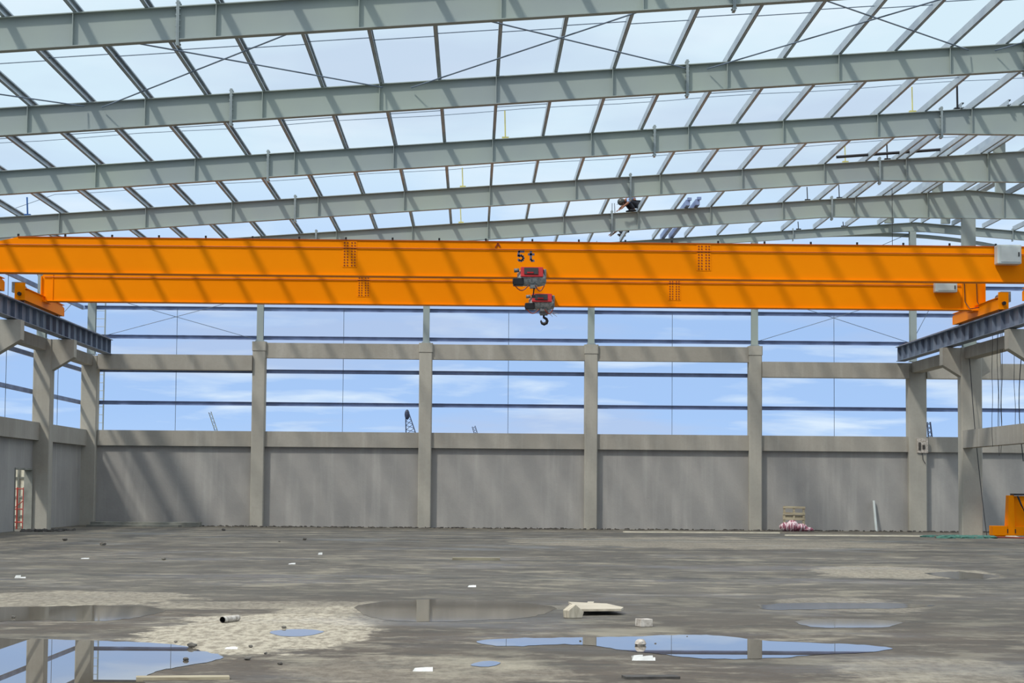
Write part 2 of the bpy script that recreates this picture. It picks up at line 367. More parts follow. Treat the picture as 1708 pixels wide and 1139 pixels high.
corbel_col(XR, YB+.3, 'concrete column in the back wall under the right runway end, small box on it', 0, 0, .70)
corbel_col(cxs[-1], YB+.3, 'concrete column of the back wall beyond the orange frame', 0, 0, .5)

# ------------------------------------------------------------------ ring beams and tie beams
for i in range(6):
    a = cxs[i]+(.25 if 0 < i < 5 else .33); b = cxs[i+1]-(.25 if i < 4 else .35)
    if i == 5: a = XR+.35
    o = MB().box(a, b, YB+.15, YB+.52, 3.06, 3.65).build('ring_beam', 'beam_concrete'); tag(o, 'concrete ring beam capping the wall in the %s' % NAMES_BAY[i], 'beam', 'ring beams on the back wall')
    z0, z1 = ((6.48, 7.06) if 1 <= i <= 3 else (5.9, 6.49))
    if i == 0: z0, z1 = 5.98, 6.56
    o = MB().box(a, b, YB+(.1 if 1 <= i <= 3 else -.12), YB+.5, z0, z1).build('tie_beam', 'beam_concrete'); tag(o, 'high concrete tie beam spanning the %s' % NAMES_BAY[i], 'beam', 'tie beams above the back wall openings')
for (y0, y1, lab) in ((40, 7.5*U-.3, 'ring beam on the left wall nearest the camera'), (7.5*U+.3, 8.5*U-.3, 'shaded concrete ring beam on the left wall above the doorway'), (8.5*U+.3, YB, 'shaded concrete ring beam on the left wall next to the back corner')):
    if y0 > 50:
        o = MB().box(-15.2, -14.8, y0, y1, 3.04, 3.65).build('ring_beam', 'beam_concrete'); tag(o, lab, 'beam', 'ring beams on the left wall')
        o = MB().box(-15.0, -14.62, y0, y1, 6.12, 6.52).build('tie_beam', 'beam_concrete'); tag(o, lab.replace('shaded concrete ring beam on the left wall', 'concrete tie beam under the left runway beam'), 'beam', 'long tie beams of the left row')
o = MB().box(16.85, 17.2, 7.5*U+.3, 8.5*U-.3, 3.04, 3.64).build('ring_beam', 'beam_concrete'); tag(o, 'sunlit concrete ring beam running forward from the double corbelled right column', 'beam')
for y0, y1, lab in ((7.5*U+.3, 8.5*U-.3, 'concrete tie beam under the right runway beam at the picture edge'), (8.5*U+.3, YB, 'concrete tie beam under the right runway beam next to the back wall')):
    o = MB().box(16.95, 17.4, y0, y1, 6.12, 6.52).build('tie_beam', 'beam_concrete'); tag(o, lab, 'beam', 'long tie beams of the right row')

# ------------------------------------------------------------------ crane runway beams
def runway(x, lab, grp):
    t = thing('runway_beam', lab, 'crane runway', (x, 0, 6.54), grp)
    y0, y1 = 5.0*U, 9.49*U
    MB().box(-.17, .17, y0, y1, 0, .02).build('bottom_flange', 'runway_steel', t)
    MB().box(-.19, .19, y0, y1, .54, .565).build('top_flange', 'runway_steel', t)
    MB().box(-.007, .007, y0, y1, .02, .54).build('web', 'runway_steel', t)
    y = y1-.02
    while y > y0:
        MB().box(-.12, .12, y-.006, y+.006, .02, .54).build('stiffener', 'runway_steel', t); y -= 1.06
    MB().box(-.035, .035, y0, y1, .565, .64).build('crane_rail', 'rail_steel', t)
runway(-14.04, 'dark steel crane runway beam on the left row of corbels', 'crane runway beams')
runway(16.5, 'dark steel crane runway beam on the right row of corbels', 'crane runway beams')

# ------------------------------------------------------------------ wall girts and sag rods
def girt(a, b, lab, grp, m='dark_steel'):
    a = Vector(a); b = Vector(b); mb = MB(); h = .11
    dx = (b-a).normalized(); n = dx.cross(Vector((0, 0, 1)))*.07
    for (p0, p1) in (((0, -h), (0.08, h)),):
        pass
    z = Vector((0, 0, 1)); w = n.normalized()
    mb.hexa([a-z*h/1.6-w*.006, a-z*h/1.6+w*.006, b-z*h/1.6+w*.006, b-z*h/1.6-w*.006, a+z*h/1.6-w*.006, a+z*h/1.6+w*.006, b+z*h/1.6+w*.006, b+z*h/1.6-w*.006])
    for s in (-1, 1):
        c = z*s*h/1.6
        mb.hexa([a+c-z*.006, a+c-z*.006+w*.07, b+c-z*.006+w*.07, b+c-z*.006, a+c+z*.006, a+c+z*.006+w*.07, b+c+z*.006+w*.07, b+c+z*.006])
    o = mb.build('girt', m); tag(o, lab, 'girt', grp); return o
GL = [(4.72, 'lowest'), (5.98, 'second lowest'), (7.28, 'third lowest'), (8.40, 'fourth lowest'), (9.48, 'fifth lowest'), (10.55, 'topmost')]
for z, nm in GL:
    xa = -15.1
    if z > 9.6: xa = -3
    girt((xa, YB+.62, z), (XR if z > 9.6 else cxs[-1], YB+.62, z), 'dark girt across the back wall opening, %s row' % nm, 'back wall girts')
for z, nm in GL[:5]:
    for y0, y1, w in ((50, 8.5*U, 'in front of the doorway column'), (8.5*U, YB+.75, 'between the doorway column and the corner')):
        girt((-15.145, y1, z), (-15.145, y0, z), 'dark girt on the left wall %s, %s row' % (w, nm), 'left wall girts')
for i in range(6):
    x = (cxs[i]+cxs[i+1])/2
    o = MB().tube([(x, YB+.6, 3.65), (x, YB+.6, 8.4)], .011, 6).build('sag_rod', 'rod_steel'); tag(o, 'thin vertical rod tying the girts in the %s' % NAMES_BAY[i], 'rod', 'girt sag rods')
for y, w in ((8.0*U, 'before the doorway column'), (9.0*U, 'behind the doorway column')):
    o = MB().tube([(-15.1, y, 3.65), (-15.1, y, 8.4)], .011, 6).build('sag_rod', 'rod_steel'); tag(o, 'thin vertical rod tying the left wall girts %s' % w, 'rod')
# cross bracing of the gable end bays
for a, b, lab in (((-14.6, 7.2), (-8.5, 8.9), 'thin brace rod rising to the right above the left bay tie beam'), ((-14.6, 8.9), (-8.6, 7.25), 'thin brace rod falling to the right above the left bay tie beam'),
                  ((11.0, 9.2), (17.0, 7.3), 'thin brace rod falling to the right beside the right steel post'), ((11.0, 7.3), (17.0, 9.2), 'thin brace rod rising to the right beside the right steel post'),
                  ((17.2, 7.6), (19.3, 11.6), 'thin brace rod rising steeply right of the right steel post'), ((13.8, 10.2), (17.0, 11.6), 'thin brace rod rising towards the gable ridge')):
    o = MB().tube([(a[0], YB+.42, a[1]), (b[0], YB+.42, b[1])], .012, 6).build('brace_rod', 'rod_steel'); tag(o, lab, 'rod', 'gable brace rods')
o = MB().tube([(-15.25, 8.55*U, 6.3), (-15.25, YB+.2, 8.8)], .014, 6).build('brace_rod', 'rod_steel'); tag(o, 'thin brace rod rising towards the back corner on the left wall', 'rod')
o = MB().tube([(-15.25, 8.55*U, 9.0), (-15.25, YB+.2, 6.6)], .014, 6).build('brace_rod', 'rod_steel'); tag(o, 'thin brace rod falling towards the back corner on the left wall', 'rod')
# eaves strut of the left wall
o = MB().box(-15.15, -14.95, 40, YB+.4, 9.15, 9.4).build('eaves_strut', 'rafter_paint'); tag(o, 'grey steel strut along the left eaves joining the rafter ends', 'beam')

# ------------------------------------------------------------------ rafters
KX = [(-2.165+1.308*k if k < 6 else 5.65+1.26*(k-6), k) for k in range(-9, 15)]
XEND = 23.6
def zbot(x, h): return min(ztop(x)-h, ztop(12.4)-h) if x < 22 else ztop(x)-h
def ibeam(parent, h, xs, fw, tf, zb, m='rafter_paint'):
    def strip(fn0, fn1, y0, y1, name):
        mb = MB()
        for a, b in zip(xs[:-1], xs[1:]):
            mb.hexa([(a, y0, fn0(a)), (b, y0, fn0(b)), (b, y1, fn0(b)), (a, y1, fn0(a)), (a, y0, fn1(a)), (b, y0, fn1(b)), (b, y1, fn1(b)), (a, y1, fn1(a))])
        return mb.build(name, m, parent)
    strip(lambda x: zb(x)+tf, lambda x: ztop(x)-tf, -.006, .006, 'web')
    strip(lambda x: ztop(x)-tf, lambda x: ztop(x), -fw/2, fw/2, 'top_flange')
    strip(zb, lambda x: zb(x)+tf, -fw/2, fw/2, 'bottom_flange')
raf_lab = ['steel roof rafter just above the top of the picture', 'grey steel rafter cut by the upper left picture corner, nearest the camera', 'grey steel rafter, second from the camera, meeting the right picture edge highest',
           'middle grey steel rafter of the five long ones', 'grey steel rafter just behind the middle one', 'grey steel rafter directly above the orange girder with a worker on it']
proto = None
for i, d in enumerate((3.49, 4.49, 5.49, 6.49, 7.49, 8.5)):
    if proto is None:
        t = thing('roof_rafter', raf_lab[i], 'rafter', (0, d*U, 0), 'welded roof rafters'); proto = t
        ibeam(t, .63, [-15.0, RX, XEND] if False else [-15.0, 12.4, RX, 22.0, XEND], .22, .018, lambda x: zbot(x, .63))
        for x, k in KX:
            if k % 2 == 0:
                MB().box(x-.006, x+.006, -.105, .105, zbot(x, .63)+.018, ztop(x)-.018).build('stiffener', 'rafter_paint', t)
        for x in (18.4, 21.0): MB().box(x-.006, x+.006, -.105, .105, zbot(x, .63)+.018, ztop(x)-.018).build('stiffener', 'rafter_paint', t)
        for x in (-5.48, 4.75, 12.4):
            mb = MB()
            for s in (-1, 1): mb.box(x+s*.014-.012, x+s*.014+.012, -.12, .12, zbot(x, .63)-.11, ztop(x)+.10)
            for j in range(8):
                zz = zbot(x, .63)-.06+j*(ztop(x)-zbot(x, .63)+.12)/7
                for yy in (-.07, .07): mb.box(x-.045, x+.045, yy-.014, yy+.014, zz-.014, zz+.014)
            mb.build('splice_plate', 'galvanised', t)
    else:
        bpy.context.view_layer.update()
        t = dup(proto, loc=(0, d*U, 0)); t['label'] = raf_lab[i]
# end frame
t = thing('gable_rafter', 'slender grey steel rafter of the far gable, just above the orange girder', 'rafter', (0, YB+.35, 0))
ibeam(t, .34, [-15.0, RX, XEND], .18, .014, lambda x: ztop(x)-.34)
for x in (-5.48, 4.75, 12.4, 21.0): MB().box(x-.015, x+.015, -.1, .1, ztop(x)-.42, ztop(x)+.08).build('splice_plate', 'galvanised', t)
MB().hexa([(RX-.45, -.08, ztop(RX-.45)-.34), (RX+.45, -.08, ztop(RX+.45)-.34), (RX+.45, .08, ztop(RX+.45)-.34), (RX-.45, .08, ztop(RX-.45)-.34), (RX-.2, -.08, 11.7), (RX+.2, -.08, 11.7), (RX+.2, .08, 11.7), (RX-.2, .08, 11.7)]).build('ridge_gusset', 'rafter_paint', t)
# curved canopy edge beyond the gable
pts = [Vector((x, YB+.56, 11.55-(.0205 if x > 15.9 else .010)*(x-15.9)**2)) for x in [12.6+.56*i for i in range(21)]]
mb = MB()
for a, b in zip(pts[:-1], pts[1:]): mb.bar(a, b, .12, .14)
o = mb.build('curved_edge_beam', 'rafter_paint'); tag(o, 'thin curved steel member dipping to the right below the far gable rafter', 'beam')
# ridge steel columns
for d, nm in ((7.49, 'at the right picture edge, standing on the nearer corbelled column'), (8.5, 'rising from the double corbelled column to the rafter ridge')):
    t = thing('ridge_column', 'wide grey steel column %s' % nm, 'steel column', (RX-.03, d*U, 6.5), 'ridge columns'); h = 11.03-6.5
    for s in (-1, 1): MB().box(s*.225-.008, s*.225+.008, -.11, .11, 0, h).build('flange', 'rafter_paint', t)
    MB().box(-.217, .217, -.10, -.088, 0, h).build('web', 'rafter_paint', t)
    MB().box(-.28, .28, -.17, .17, 0, .03).build('base_plate', 'galvanised', t)
for d, nm in ((7.49, 'left of the doorway beyond the picture edge'), (8.5, 'behind the end of the nearer orange girder')):
    post(XL-.1, d*U, 6.52, ztop(XL)-.63, 'grey steel eaves post on the left row %s' % nm, .3, .3, 'left eaves posts')

# ------------------------------------------------------------------ purlins
def zsec(x, lab, y0, y1, grp, h=.18, f=.065, lift=0.0):
    s = -1 if x < RX else 1; z = ztop(x)+.012+lift
    mb = MB().box(-.006, .006, y0, y1, 0, h).box(0, f, y0, y1, h-.008, h).box(0, f, y0, y1, 0, .008)
    for sgn, zz in ((f, h-.03), (f, .0)): mb.box(sgn-.004, sgn+.004, y0, y1, zz, zz+.03)
    o = mb.build('purlin', 'purlin_zinc', loc=(x, 0, z)); tag(o, lab, 'purlin', grp); return o
for x, k in KX:
    if k < 0: lab = 'galvanised roof purlin, %s to the left of the one above the hoists' % ORD[-k-1]
    elif k == 0: lab = 'galvanised roof purlin running straight back, next to the one above the hoists on the left'
    elif k <= 2: lab = ('galvanised roof purlin passing almost vertically above the hoists', 'galvanised roof purlin leaning slightly right of the hoists')[k-1]
    else: lab = 'galvanised roof purlin, %s to the left of the roof ridge' % ORD[14-k]
    zsec(x, lab, 3.3*U, YB+.5, 'roof purlins left of the ridge')
zsec(17.0, 'galvanised ridge purlin on the left side of the roof ridge', 3.3*U, YB+.5, None)
for j in range(5): zsec(17.45+1.2*j, 'galvanised roof purlin on the far slope, %s beyond the ridge' % ORD[j], 3.3*U, YB+.5, 'roof purlins right of the ridge')
for j, x in enumerate((12.9, 14.15, 15.5)): zsec(x, 'extra purlin laid close beside its neighbour near the ridge, %s from the left' % ORD[j], 6.46*U, 8.9*U, 'extra purlins near the ridge', h=.14, f=.06)
# ridge monitor curb
for x, s in ((16.1, 'left'), (18.3, 'right')):
    t = thing('monitor_curb', 'raised steel curb beside the roof ridge, %s side' % s, 'roof curb', (x, 0, ztop(x)), 'ridge monitor curbs')
    for d in (5.49, 6.49, 7.49, 8.5, 9.5): MB().box(-.17, .17, d*U-.1, d*U+.1, 0, .42).build('post', 'rafter_paint', t)
    MB().box(-.14, .14, 5.3*U, YB+.4, .42, .60).build('rail', 'purlin_zinc', t)

# ------------------------------------------------------------------ roof rods
RB = ['above the nearest rafter', 'between the nearest rafter and the second', 'between the second rafter and the middle one', 'behind the middle rafter', 'in front of the rafter with the worker', 'between the worker rafter and the gable']
for i, d in enumerate((4.0, 5.0, 6.0, 7.0, 8.0, 9.0)):
    mb = MB(); xs = [x for x, k in KX] + [17.0]
    for j, (a, b) in enumerate(zip(xs[:-1], xs[1:])):
        dy = .12 if j % 2 else -.12
        mb.tube([(a, d*U+dy, ztop(a)+.13), (b, d*U+dy, ztop(b)+.13)], .011, 5)
    if i: o = mb.build('sag_rod', 'rod_steel'); tag(o, 'thin stepped sag rod line across the purlins %s' % RB[i], 'rod', 'purlin sag rods')
nodes = [(-15.0, -8.75), (-8.35, -2.1), (-1.45, 4.7), (5.2, 11.1), (11.7, 17.0)]
bl = ['at the left picture edge', 'left of the hoists', 'above the hoists', 'right of the hoists', 'at the right picture edge']
for (a, b), w in zip(nodes, bl):
    for s, ud in ((0, 'running away to the right'), (1, 'running away to the left')):
        p, q = (a, b) if s == 0 else (b, a); dz = -.09-.05*s
        t = MB().tube([(p, 4.49*U+.1, ztop(p)+dz), (q, 5.49*U-.1, ztop(q)+dz)], .016, 6).build('brace_rod', 'rod_steel')
        tag(t, 'roof cross brace rod %s, %s' % (w, ud), 'rod', 'roof cross bracing')
# ================================================================== CRANES
def splice(parent, x, y, z0, z1, name='splice_plate'):
    mb = MB().box(x-.2, x+.2, y-.012, y, z0, z1)
    n = 9
    for i in range(n):
        zz = z0+.05+(z1-z0-.1)*i/(n-1)
        for dx in (-.145, -.06, .06, .145): mb.prism([(x+dx+.023*math.cos(a*PI/3), y-.012, zz+.023*math.sin(a*PI/3)) for a in range(6)], (0, -.010, 0), 1)
    mb.build(name, ['crane_orange', 'orange_dark'], parent)
def carriage(parent, x, side, yc, hl=3.1):
    s = side
    e = thing('end_carriage', None, None, (x, yc, 7.16)); e.parent = parent
    del_keys = [k for k in ('label', 'category') if k in e.keys()]
    bpy.data.objects.remove(e)
    mb = MB()
    prof = [(-hl, .0), (hl, .0), (hl, .30), (hl-.5, .36), (-hl+.5, .36), (-hl, .30)]
    mb.prism([(x-.15, yc+a, 7.22+b) for a, b in prof], (.30, 0, 0))
    mb.box(x-.19, x+.19, yc-hl+.1, yc+hl-.1, 7.575, 7.595)
    b = mb.build('end_carriage', 'crane_orange', parent)
    for yy in (-hl+.4, hl-.4):
        w = MB().tube([(x-.05, yc+yy, 7.31), (x+.05, yc+yy, 7.31)], .13, 16).build('wheel', 'rail_steel', b)
        MB().box(x-.16, x+.16, yc+yy+(-.44 if yy < 0 else .40), yc+yy+(-.40 if yy < 0 else .44), 7.22, 7.75 if yy < 0 else 7.5).build('buffer_plate', 'crane_orange', b)
        MB().tube([(x, yc+yy+(-.44 if yy < 0 else .44), 7.4), (x, yc+yy+(-.56 if yy < 0 else .56), 7.4)], .06, 10).build('buffer', 'black_paint', b)
    m = MB().tube([(x-s*.2, yc-hl+.75, 7.68), (x-s*.2, yc-hl+1.35, 7.68)], .13, 12)
    m.box(x-s*.2-.16, x-s*.2+.16, yc-hl+.45, yc-hl+.75, 7.5, 7.82).build('travel_motor', 'grey_motor', b)
    return b
def crane(name, label, yc, xl, xr, taper, ystud):
    t = thing(name, label, 'crane', (0, 0, 0), 'overhead travelling cranes')
    z0, z1 = 7.45, 8.46; y0, y1 = yc-.22, yc+.22; yf = y0
    prof = [(xl, z0+.02), (xr, z0+.02), (xr, z1-.02), (xl+taper, z1-.02), (xl, z1-(.30 if taper > 1 else .22))]
    g = MB().prism([(a, y0, b) for a, b in prof], (0, .44, 0)).build('girder', 'crane_orange', t)
    MB().box(xl, xr, y0-.04, y1+.04, z0-.01, z0+.02).build('bottom_flange', 'crane_orange', g)
    MB().box(xl+taper, xr, y0-.03, y1+.03, z1-.02, z1).box(xl+taper, xr, y0-.032, y0-.028, z1-.02, z1-.0, 1).build('top_flange', ['crane_orange', 'orange_edge'], g)
    MB().tube([(xl+.1, y0-.03, z1-.235), (xr-.75, y0-.03, z1-.235)], .015, 6).build('conduit', 'orange_edge', g)
    x = xl+taper+.05
    while x < xr-.3:
        MB().bar((x-.02, y0-.02, z1-.02), (x-.05, y0+.0, z1+.05), .02, .03).box(x-.06, x-.01, y0-.01, y0+.05, z1+.0, z1+.07).build('lifeline_stud', 'black_paint', g); x += 1.31
    return t, g, y0, z0, z1
G1Y, G2Y = 6.93*U, 8.0*U
def cx(px, Y): return at(px, 450, Y).x
t1, g1, y1f, z0, z1 = crane('overhead_crane', 'nearer orange single girder overhead crane, marked 5 t', G1Y, -14.05, 16.62, 1.25, 0)
t2, g2, y2f, _, _ = crane('overhead_crane', 'farther orange single girder overhead crane, lower in the view, behind the marked one', G2Y, -13.98, 16.60, .16, 0)
splice(g1, cx(583, y1f), y1f, 7.68, 8.42); splice(g1, cx(1174, y1f), y1f, 7.68, 8.42)
splice(g2, cx(607, y2f), y2f, 7.68, 8.42); splice(g2, cx(1125, y2f), y2f, 7.66, 8.40)
for xx in (cx(830, y1f), ): MB().bar((xx-.07, y1f-.02, z1-.19), (xx, y1f-.02, z1-.06), .02, .03).bar((xx, y1f-.02, z1-.06), (xx+.06, y1f-.02, z1-.16), .02, .04).build('bracket', 'orange_dark', g1)
for tt, gg, yc, yf in ((t1, g1, G1Y, y1f), (t2, g2, G2Y, y2f)):
    for x, s in ((-14.04, 1), (16.5, -1)): carriage(tt, x, s, yc)
    # gusset frames joining girder and carriages
    for x in (-13.9, 16.3): MB().box(x-.1, x+.1, yc-.5, yc+.5, 7.40, 7.455).build('saddle', 'crane_orange', tt)
# end plates of girders
MB().box(16.60, 16.63, G2Y-.35, G2Y+.25, 7.46, 8.44).build('end_plate', 'crane_orange', t2); MB().box(15.88, 15.90, y2f-.03, y2f, 7.47, 8.44).build('stiffener', 'crane_orange', t2)
MB().box(-13.99, -13.96, G2Y-.3, G2Y+.3, 7.46, 8.25).build('end_plate', 'crane_orange', t2); MB().box(-13.62, -13.60, y2f-.03, y2f, 7.47, 8.42).build('stiffener', 'crane_orange', t2)
# electrical cabinets
def cab(parent, xa, xb, ya, yb, yf, dep, nm='control_cabinet'):
    a = at(xa, yb, yf-dep); b = at(xb, ya, yf-dep)
    c = MB().box(a.x, b.x, yf-dep, yf-.03, a.z, b.z).build(nm, 'cabinet_grey', parent, bevel=.03)
    MB().box(a.x+.1, b.x-.04, yf-dep-.015, yf-dep, a.z+.06, b.z-.06).build('door', 'cabinet_grey', c)
    MB().box(b.x-.10, b.x-.07, yf-dep-.035, yf-dep-.015, (a.z+b.z)/2-.06, (a.z+b.z)/2+.06).build('handle', 'black_paint', c)
    return c
cab(g1, 1664, 1704, 408, 440, y1f, .42); cab(g2, 1560, 1597, 471, 487, y2f, .34)
MB().tube([cvp for cvp in (Vector((16.0, y1f-.1, 8.1)), Vector((16.2, y1f-.08, 7.7)), Vector((16.6, y1f-.05, 7.3)))], .018, 6).build('cable', 'black_paint', g1)
for xx in (15.95, 16.35):
    MB().tube([(xx, y2f-.05, 8.35), (xx+.02, y2f-.06, 7.7), (xx+.12, y2f-.3, 7.45), (xx+.2, y2f-1.2, 7.42)], .014, 6).build('cable', 'black_paint', g2)
# walkway rail on the nearer crane's right end
mb = MB()
for z in (7.75, 8.0): mb.tube([(16.55, y1f-.5, z), (17.2, y1f-.5, z)], .02, 6)
for x in (16.58, 17.15): mb.tube([(x, y1f-.5, 7.45), (x, y1f-.5, 8.3)], .02, 6)
mb.box(16.5, 17.2, y1f-.55, y1f+.2, 7.38, 7.42).build('guard_rail', 'crane_orange', t1)
# marking 5 t on the nearer girder
def glyph(strokes, ox, oz, h):
    mb = MB()
    for a, b in strokes:
        A = Vector((ox+a[0]*h, y1f-.004, oz+a[1]*h)); B = Vector((ox+b[0]*h, y1f-.004, oz+b[1]*h)); d = (B-A).normalized(); n = Vector((-d.z, 0, d.x))*.10*h*1.0
        e = d*.05*h
        mb.hexa([A-e-n, B+e-n, B+e-n+Vector((0, .003, 0)), A-e-n+Vector((0, .003, 0)), A-e+n, B+e+n, B+e+n+Vector((0, .003, 0)), A-e+n+Vector((0, .003, 0))])
    return mb
fp = at(862.5, 436, y1f); H = (at(862, 418, y1f).z-fp.z)
arc = [(.33+.25*math.cos(a), .31+.25*math.sin(a)) for a in [math.radians(v) for v in (118, 80, 40, 0, -40, -80, -120, -150)]]
five = [((.62, .93), (.16, .93)), ((.16, .93), (.11, .52)), ((.11, .52), arc[0])] + list(zip(arc[:-1], arc[1:]))
mk = glyph(five, fp.x, fp.z, H).build('marking', 'marking_blue', g1); mk['label'] = 'dark painted figure 5'
tp = at(881, 436, y1f)
tee = [((.24, .92), (.24, .18)), ((.24, .18), (.34, .06)), ((.34, .06), (.52, .08)), ((.02, .66), (.52, .66))]
mk = glyph(tee, tp.x, tp.z, H).build('marking', 'marking_blue', g1); mk['label'] = 'dark painted letter t'

# ------------------------------------------------------------------ hoists
def hoist(px0, px1, py0, py1, Y, lab, sc):
    a = at(px0, py1, Y); b = at(px1, py0, Y); w = b.x-a.x; h = b.z-a.z; cxm = a.x; z = a.z
    t = thing('rope_hoist', lab, 'hoist', (cxm, Y, z), 'red rope hoists')
    X = lambda u: u*w
    Z = lambda v: v*h
    # drum housing wrapped in plastic
    mb = MB(); sg = 14
    prof = [(X(.10), .12), (X(.2), .22), (X(.45), .24), (X(.8), .24), (X(.97), .20), (X(.99), .10)]
    zc_ = Z(.5); mb.tube([(p, 0, zc_) for p, r in prof], [r*h/.55 for p, r in prof], sg)
    d = mb.build('drum_housing', 'plastic_wrap', t, smooth=True)
    # red cover plate with recess
    mb = MB(); yf = -.34; x0, x1, zb, zt = X(.20), X(.90), Z(.50), Z(1.0)
    mb.hexa([(x0, yf, zb), (x1, yf, zb), (x1, -.15, zb), (x0, -.15, zb), (x0+.0, yf+.08, zt), (x1, yf+.08, zt), (x1, -.12, zt), (x0, -.12, zt)])
    c = mb.build('cover', 'hoist_red', t, bevel=.02)
    MB().hexa([(x0+.11*w, yf-.012, zb+Z(.13)), (x1-.16*w, yf-.012, zb+Z(.13)), (x1-.16*w, yf+.05, zb+Z(.13)), (x0+.11*w, yf+.05, zb+Z(.13)), (x0+.11*w, yf+.045, zt-Z(.04)), (x1-.16*w, yf+.045, zt-Z(.04)), (x1-.16*w, yf+.09, zt-Z(.04)), (x0+.11*w, yf+.09, zt-Z(.04))]).build('cover_recess', 'black_paint', c)
    MB().box(x0+.2*w, x1-.3*w, yf-.02, yf, zb+Z(.17), zb+Z(.24)).build('cover_plate', 'hoist_red', c)
    MB().box(X(-.02), X(.30), -.24, .2, Z(.10), Z(.46)).tube([(X(-.04), -.1, Z(.3)), (X(.1), -.1, Z(.3))], Z(.16), 12).build('hoist_motor', 'black_paint', t, bevel=.02)
    MB().tube([(X(.0), -.2, Z(.82)), (X(.16), -.2, Z(.84))], Z(.1), 10).build('gearbox', 'grey_motor', t, smooth=True)
    MB().box(X(.90), X(1.0), -.2, .2, Z(.22), Z(.92)).build('end_housing', 'grey_motor', t, bevel=.03)
    # suspension up to the girder
    top = 7.44-z if Y < G1Y+1 or True else 0
    MB().box(X(.25), X(.32), .12, .5, Z(.5), max(top, Z(.6))).box(X(.75), X(.82), .12, .5, Z(.5), max(top, Z(.6))).box(X(.2), X(.88), .1, .55, max(top, Z(.6))-.12, max(top, Z(.6))-.02).build('trolley', 'grey_motor', t)
    for u in (.3, .78):
        MB().tube([(X(u), .12, max(top, Z(.6))-.02), (X(u), .19, max(top, Z(.6))-.02)], .06, 10).build('trolley_wheel', 'black_paint', t)
    # rope block guide and festoon loops
    MB().box(X(.5), X(.72), -.2, .1, Z(-.02), Z(.14)).build('rope_guide', 'grey_motor', t)
    for a0, b0, dz in ((.02, .45, .26), (.66, .94, .28)):
        pts = [(X(a0+(b0-a0)*i/8), -.2, Z(.1)-Z(dz)*math.sin(PI*i/8)) for i in range(9)]
        MB().tube(pts, .017, 6).build('cable_loop', 'orange_dark', t)
    return t, X, Z
t, X, Z = hoist(857, 911, 447, 480, G1Y-.32, 'nearer red hoist hanging under the girder marked 5 t', 1)
MB().tube([(X(.63), -.05, Z(0)), (X(.60), -.05, Z(-.38))], .02, 6).build('rope', 'rope_dark', t)
# hook block of the nearer hoist, drawn up behind the lower hoist
MB().box(X(.55), X(.67), -.08, .0, Z(-.5), Z(-.36)).build('hook_block', 'black_paint', t)
t, X, Z = hoist(877, 925, 491, 519, G2Y-.32, 'farther red hoist with black hook under the rear girder', 1)
xh = at(907, 530, G2Y-.32).x-t.location.x; zh = at(907, 525, G2Y-.32).z-t.location.z
MB().box(xh-.12, xh+.12, -.08, .08, zh-.02, zh+.14).tube([(xh-.08, -.1, zh+.06), (xh-.08, .1, zh+.06)], .07, 12).tube([(xh+.08, -.1, zh+.06), (xh+.08, .1, zh+.06)], .07, 12).build('hook_block', 'grey_motor', t)
hk = [(xh, 0, zh-.02), (xh, 0, zh-.10)] + [(xh+.01+.10*math.sin(a), 0, zh-.20+.10*math.cos(a)) for a in [math.radians(v) for v in (10, 50, 90, 130, 180, 220, 260, 285)]]
MB().tube(hk, [.03, .035, .04, .045, .05, .055, .055, .045, .03, .012], 8).build('hook', 'black_paint', t, smooth=True)
mb = MB()
for j in range(7): mb.tube([(xh+.1, -.05, zh+.15), (xh+.18+.05*j, -.05, zh+.02-.04*(j % 3))], .006, 4)
mb.build('plastic_strands', 'paper_white', t)

# ================================================================== ROOF CLUTTER
def stanchion(px, py0, py1, d, m, lab, r=.018, foot=True):
    Y = d*U; b = at(px, py1, Y); a = at(px-1, py0, Y); zt = ztop(b.x)
    t = thing('safety_post', lab, 'safety post', (b.x, Y, zt), 'safety posts on the rafters')
    MB().tube([(0, 0, 0), (a.x-b.x, 0, a.z-b.z)], r, 8).build('pole', m, t)
    MB().box(-.09, .09, -.07, .07, 0, .05).build('clamp', m, t)
    return (a.x, Y, zt+a.z-b.z)
stanchion(843, 182, 229, 6.49, 'yellow_paint', 'pale yellow safety post on the middle rafter above the hoists')
stanchion(772, 279, 312, 7.49, 'yellow_paint', 'pale yellow safety post on the rafter below the middle one, left of the hoists')
stanchion(769, 352, 376, 8.5, 'yellow_paint', 'short safety post on the rafter just above the orange girder, left of the hoists')
stanchion(46, 333, 364, 7.49, 'blue_paint', 'blue safety post near the left picture edge', .025)
stanchion(1522, 137, 180, 6.49, 'yellow_paint', 'pale yellow safety post on the middle rafter near the right picture edge')
stanchion(1597, 124, 175, 6.49, 'black_paint', 'dark safety post with a knob on the middle rafter at the right', .028)
stanchion(1410, 233, 265, 7.49, 'yellow_paint', 'yellow safety post beside the loose pipe on the roof')
stanchion(1480, 230, 262, 7.49, 'black_paint', 'dark safety post behind the loose pipe on the roof', .022)
stanchion(1347, 308, 331, 8.5, 'rope_dark', 'thin dark safety post on the worker rafter, right of the worker')
stanchion(1400, 304, 327, 8.5, 'rope_dark', 'thin dark safety post on the worker rafter, farther right')
stanchion(1332, 366, 380, 9.54, 'rope_dark', 'thin dark safety post on the far gable rafter, left one')
stanchion(1407, 368, 377, 9.54, 'rope_dark', 'thin dark safety post on the far gable rafter, right one')
